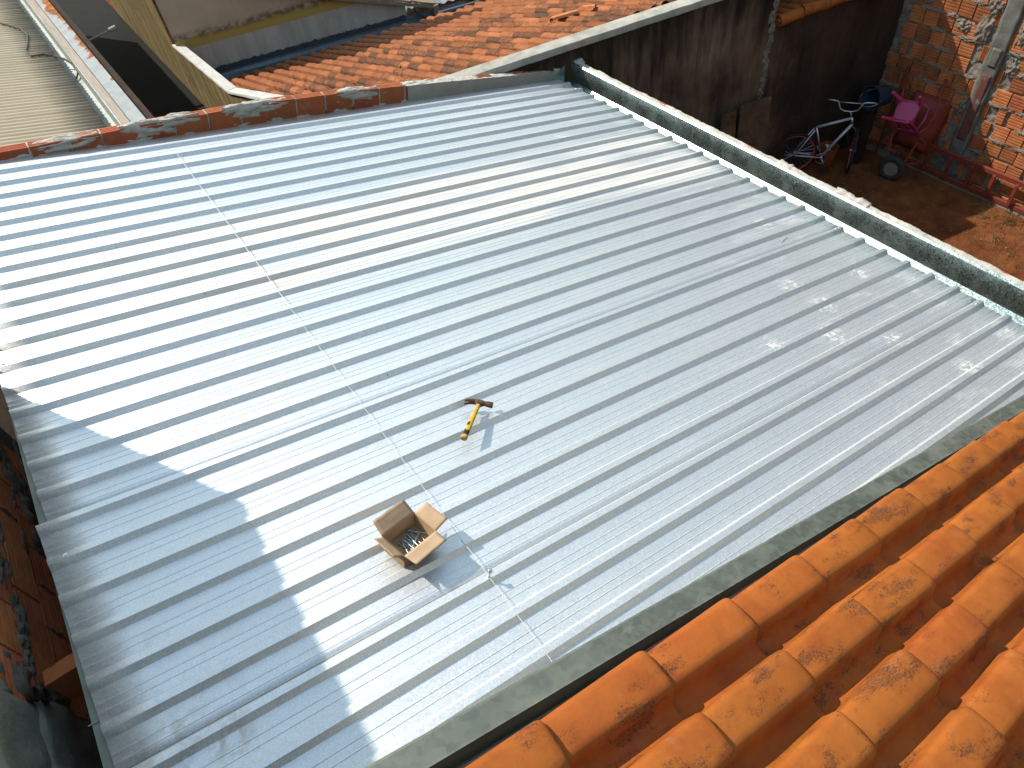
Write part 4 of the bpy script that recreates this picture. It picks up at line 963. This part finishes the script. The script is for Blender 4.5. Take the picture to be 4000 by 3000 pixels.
bu = MB(); bu.lathe([(0, 0), (.125, 0), (.130, .01), (.165, .30), (.175, .30), (.175, .315), (.160, .315), (.126, .02), (0, .02)], 28)
bo = thing('blue_bucket', 'dark blue plastic bucket tipped over a post in the wall corner', 'bucket', T(4.72, -1.06, -1.64) @ RZ(R(-10)) @ RY(R(-80)) @ T(0, 0, -.16))
bu.build('body', flat('dark_blue_plastic', (.020, .045, .075), .45, var=.3), bo, smooth=True)
MB().torus(.16, .004, 30, 6, T(0, 0, .29) @ RY(R(55))).build('handle', CHROME, bo, smooth='all')
tag(MB().rough((4.60, -1.10, GZ - .05), (4.74, -.98, -1.77), .06, .01, 6, 1).build('post', stone('dark_timber', [(.3, (.02, .014, .01)), (.7, (.05, .035, .025))], 6)), 'dark timber post in the corner carrying the blue bucket', 'post')
ob = thing('terracotta_bucket', 'terracotta coloured plastic bucket standing behind the bicycle', 'bucket', T(4.32, -.74, GZ))
MB().lathe([(0, 0), (.11, 0), (.115, .01), (.145, .27), (.155, .27), (.155, .285), (.140, .285), (.112, .02), (0, .02)], 26).build('body', flat('terracotta_plastic', (.33, .085, .035), .55), ob, smooth=True)
MB().prism([(-.03, -.05), (.02, -.06), (.035, .03), (-.01, .06)], 0, .004, T(-.05, -.02, .30) @ RX(R(40))).build('paper_scrap', flat('white_scrap', (.7, .7, .66)), ob)
# rod leaning behind the barrow
tag(MB().tube([(5.02, -1.12, GZ), (5.15, -1.13, -1.30)], .014, 8).build('iron_rod', REDP), 'thin rusty rod leaning on the brick wall beside the wheelbarrow', 'rod')

# weeds and pebbles
random.seed(5)
wd_ = MB()
for (cx, cy, n_, sp, h_) in ((4.75, -3.0, 60, .10, .07), (4.9, -3.35, 70, .12, .09), (4.95, -2.85, 40, .10, .07), (4.4, -3.4, 40, .10, .06), (4.6, -3.9, 60, .2, .07), (4.97, -2.0, 30, .15, .05), (4.2, -3.9, 40, .2, .06), (4.0, -1.9, 14, .2, .05), (4.3, -2.4, 14, .3, .05)):
    for i in range(n_):
        x = cx + random.gauss(0, sp); y = cy + random.gauss(0, sp); a = random.uniform(0, 6.28); h = h_ * random.uniform(.4, 1.2); l = h * random.uniform(.3, .9); w_ = .004
        z = soilz(x, y) - .004; dx, dy = math.cos(a), math.sin(a)
        if x > 5.05: continue
        wd_.add([(x - dy * w_, y + dx * w_, z), (x + dy * w_, y - dx * w_, z), (x + dx * l * .5 + dy * w_, y + dy * l * .5 - dx * w_, z + h * .8), (x + dx * l * .5 - dy * w_, y + dy * l * .5 + dx * w_, z + h * .8), (x + dx * l, y + dy * l, z + h * .75)], [(0, 1, 2, 3), (3, 2, 4)])
tag(wd_.build('weeds', stone('weed_green', [(.3, (.05, .07, .02)), (.7, (.11, .13, .04))], 9, .8, 0)), 'sparse green weeds growing in the red yard soil', 'weeds', kind='stuff')
pb = MB()
for i in range(170):
    x = random.uniform(2.6, 5.05); y = random.uniform(-5.2, -1.2); s_ = random.uniform(.003, .010)
    pb.rough((x - s_, y - s_, soilz(x, y) - s_ * .4), (x + s_, y + s_ * .8, soilz(x, y) + s_ * .8), s_ * 1.1, s_ * .5, 60, i)
tag(pb.build('pebbles', stone('pale_pebble', [(.3, (.20, .10, .055)), (.7, (.40, .27, .18))], 20, .9, 0)), 'small pale pebbles and crumbs on the red soil', 'pebbles', kind='stuff')

# ================================================================ UNSEEN HOUSES, added to darken reflections in the rib flanks and right end
bh = thing('added_grey_house', 'unseen grey house added behind the orange tiled roof for the rib reflections', 'house', T(2, -15.5, GZ) @ RZ(R(-4)))
GREYW = stone('dull_grey_render', [(.3, (.20, .19, .18)), (.7, (.29, .28, .265))], 1.2, .92, .3, 30, .01)
MB().box((-13, -6, 0), (15, 0, 8.2)).build('wall', GREYW, bh)
MB().hexa([(-13.4, -6.4, 8.2), (15.4, -6.4, 8.2), (15.4, .5, 8.2), (-13.4, .5, 8.2), (-13.4, -3.1, 9.9), (15.4, -3.1, 9.9), (15.4, -2.9, 9.9), (-13.4, -2.9, 9.9)]).build('roof', TILE_F, bh)
GLS = flat('dark_glass', (.03, .035, .04), .1, 0, .6, var=.1)
for fx in range(6):
    for fz in (1.2, 4.9):
        w_ = MB().box((-11 + fx * 4.4, .003, fz), (-9.4 + fx * 4.4, .05, fz + 1.3)).build('window', CAP_W, bh); MB().box((-10.92 + fx * 4.4, .05, fz + .08), (-9.48 + fx * 4.4, .06, fz + 1.22)).build('pane', GLS, w_)

nh = thing('added_far_house', 'unseen three storey grey house added beyond the brick wall to darken roof reflections', 'house', T(9.4, -4, GZ))  # unseen house, added and raised to darken the sheets' reflections at the right
MB().box((0, -18, 0), (7, 12, 9.6)).build('wall', GREYW, nh)
MB().hexa([(-.5, -18.4, 9.6), (7.4, -18.4, 9.6), (7.4, 12.4, 9.6), (-.5, 12.4, 9.6), (3.4, -18.4, 11.2), (3.6, -18.4, 11.2), (3.6, 12.4, 11.2), (3.4, 12.4, 11.2)]).build('roof', TILE_F, nh)
for fy in range(6):
    for fz in (1.2, 4.2, 7.2): w_ = MB().box((-.05, -16 + fy * 4.8, fz), (-.003, -14.6 + fy * 4.8, fz + 1.2)).build('window', CAP_W, nh); MB().box((-.06, -15.92 + fy * 4.8, fz + .08), (-.05, -14.68 + fy * 4.8, fz + 1.12)).build('pane', GLS, w_)
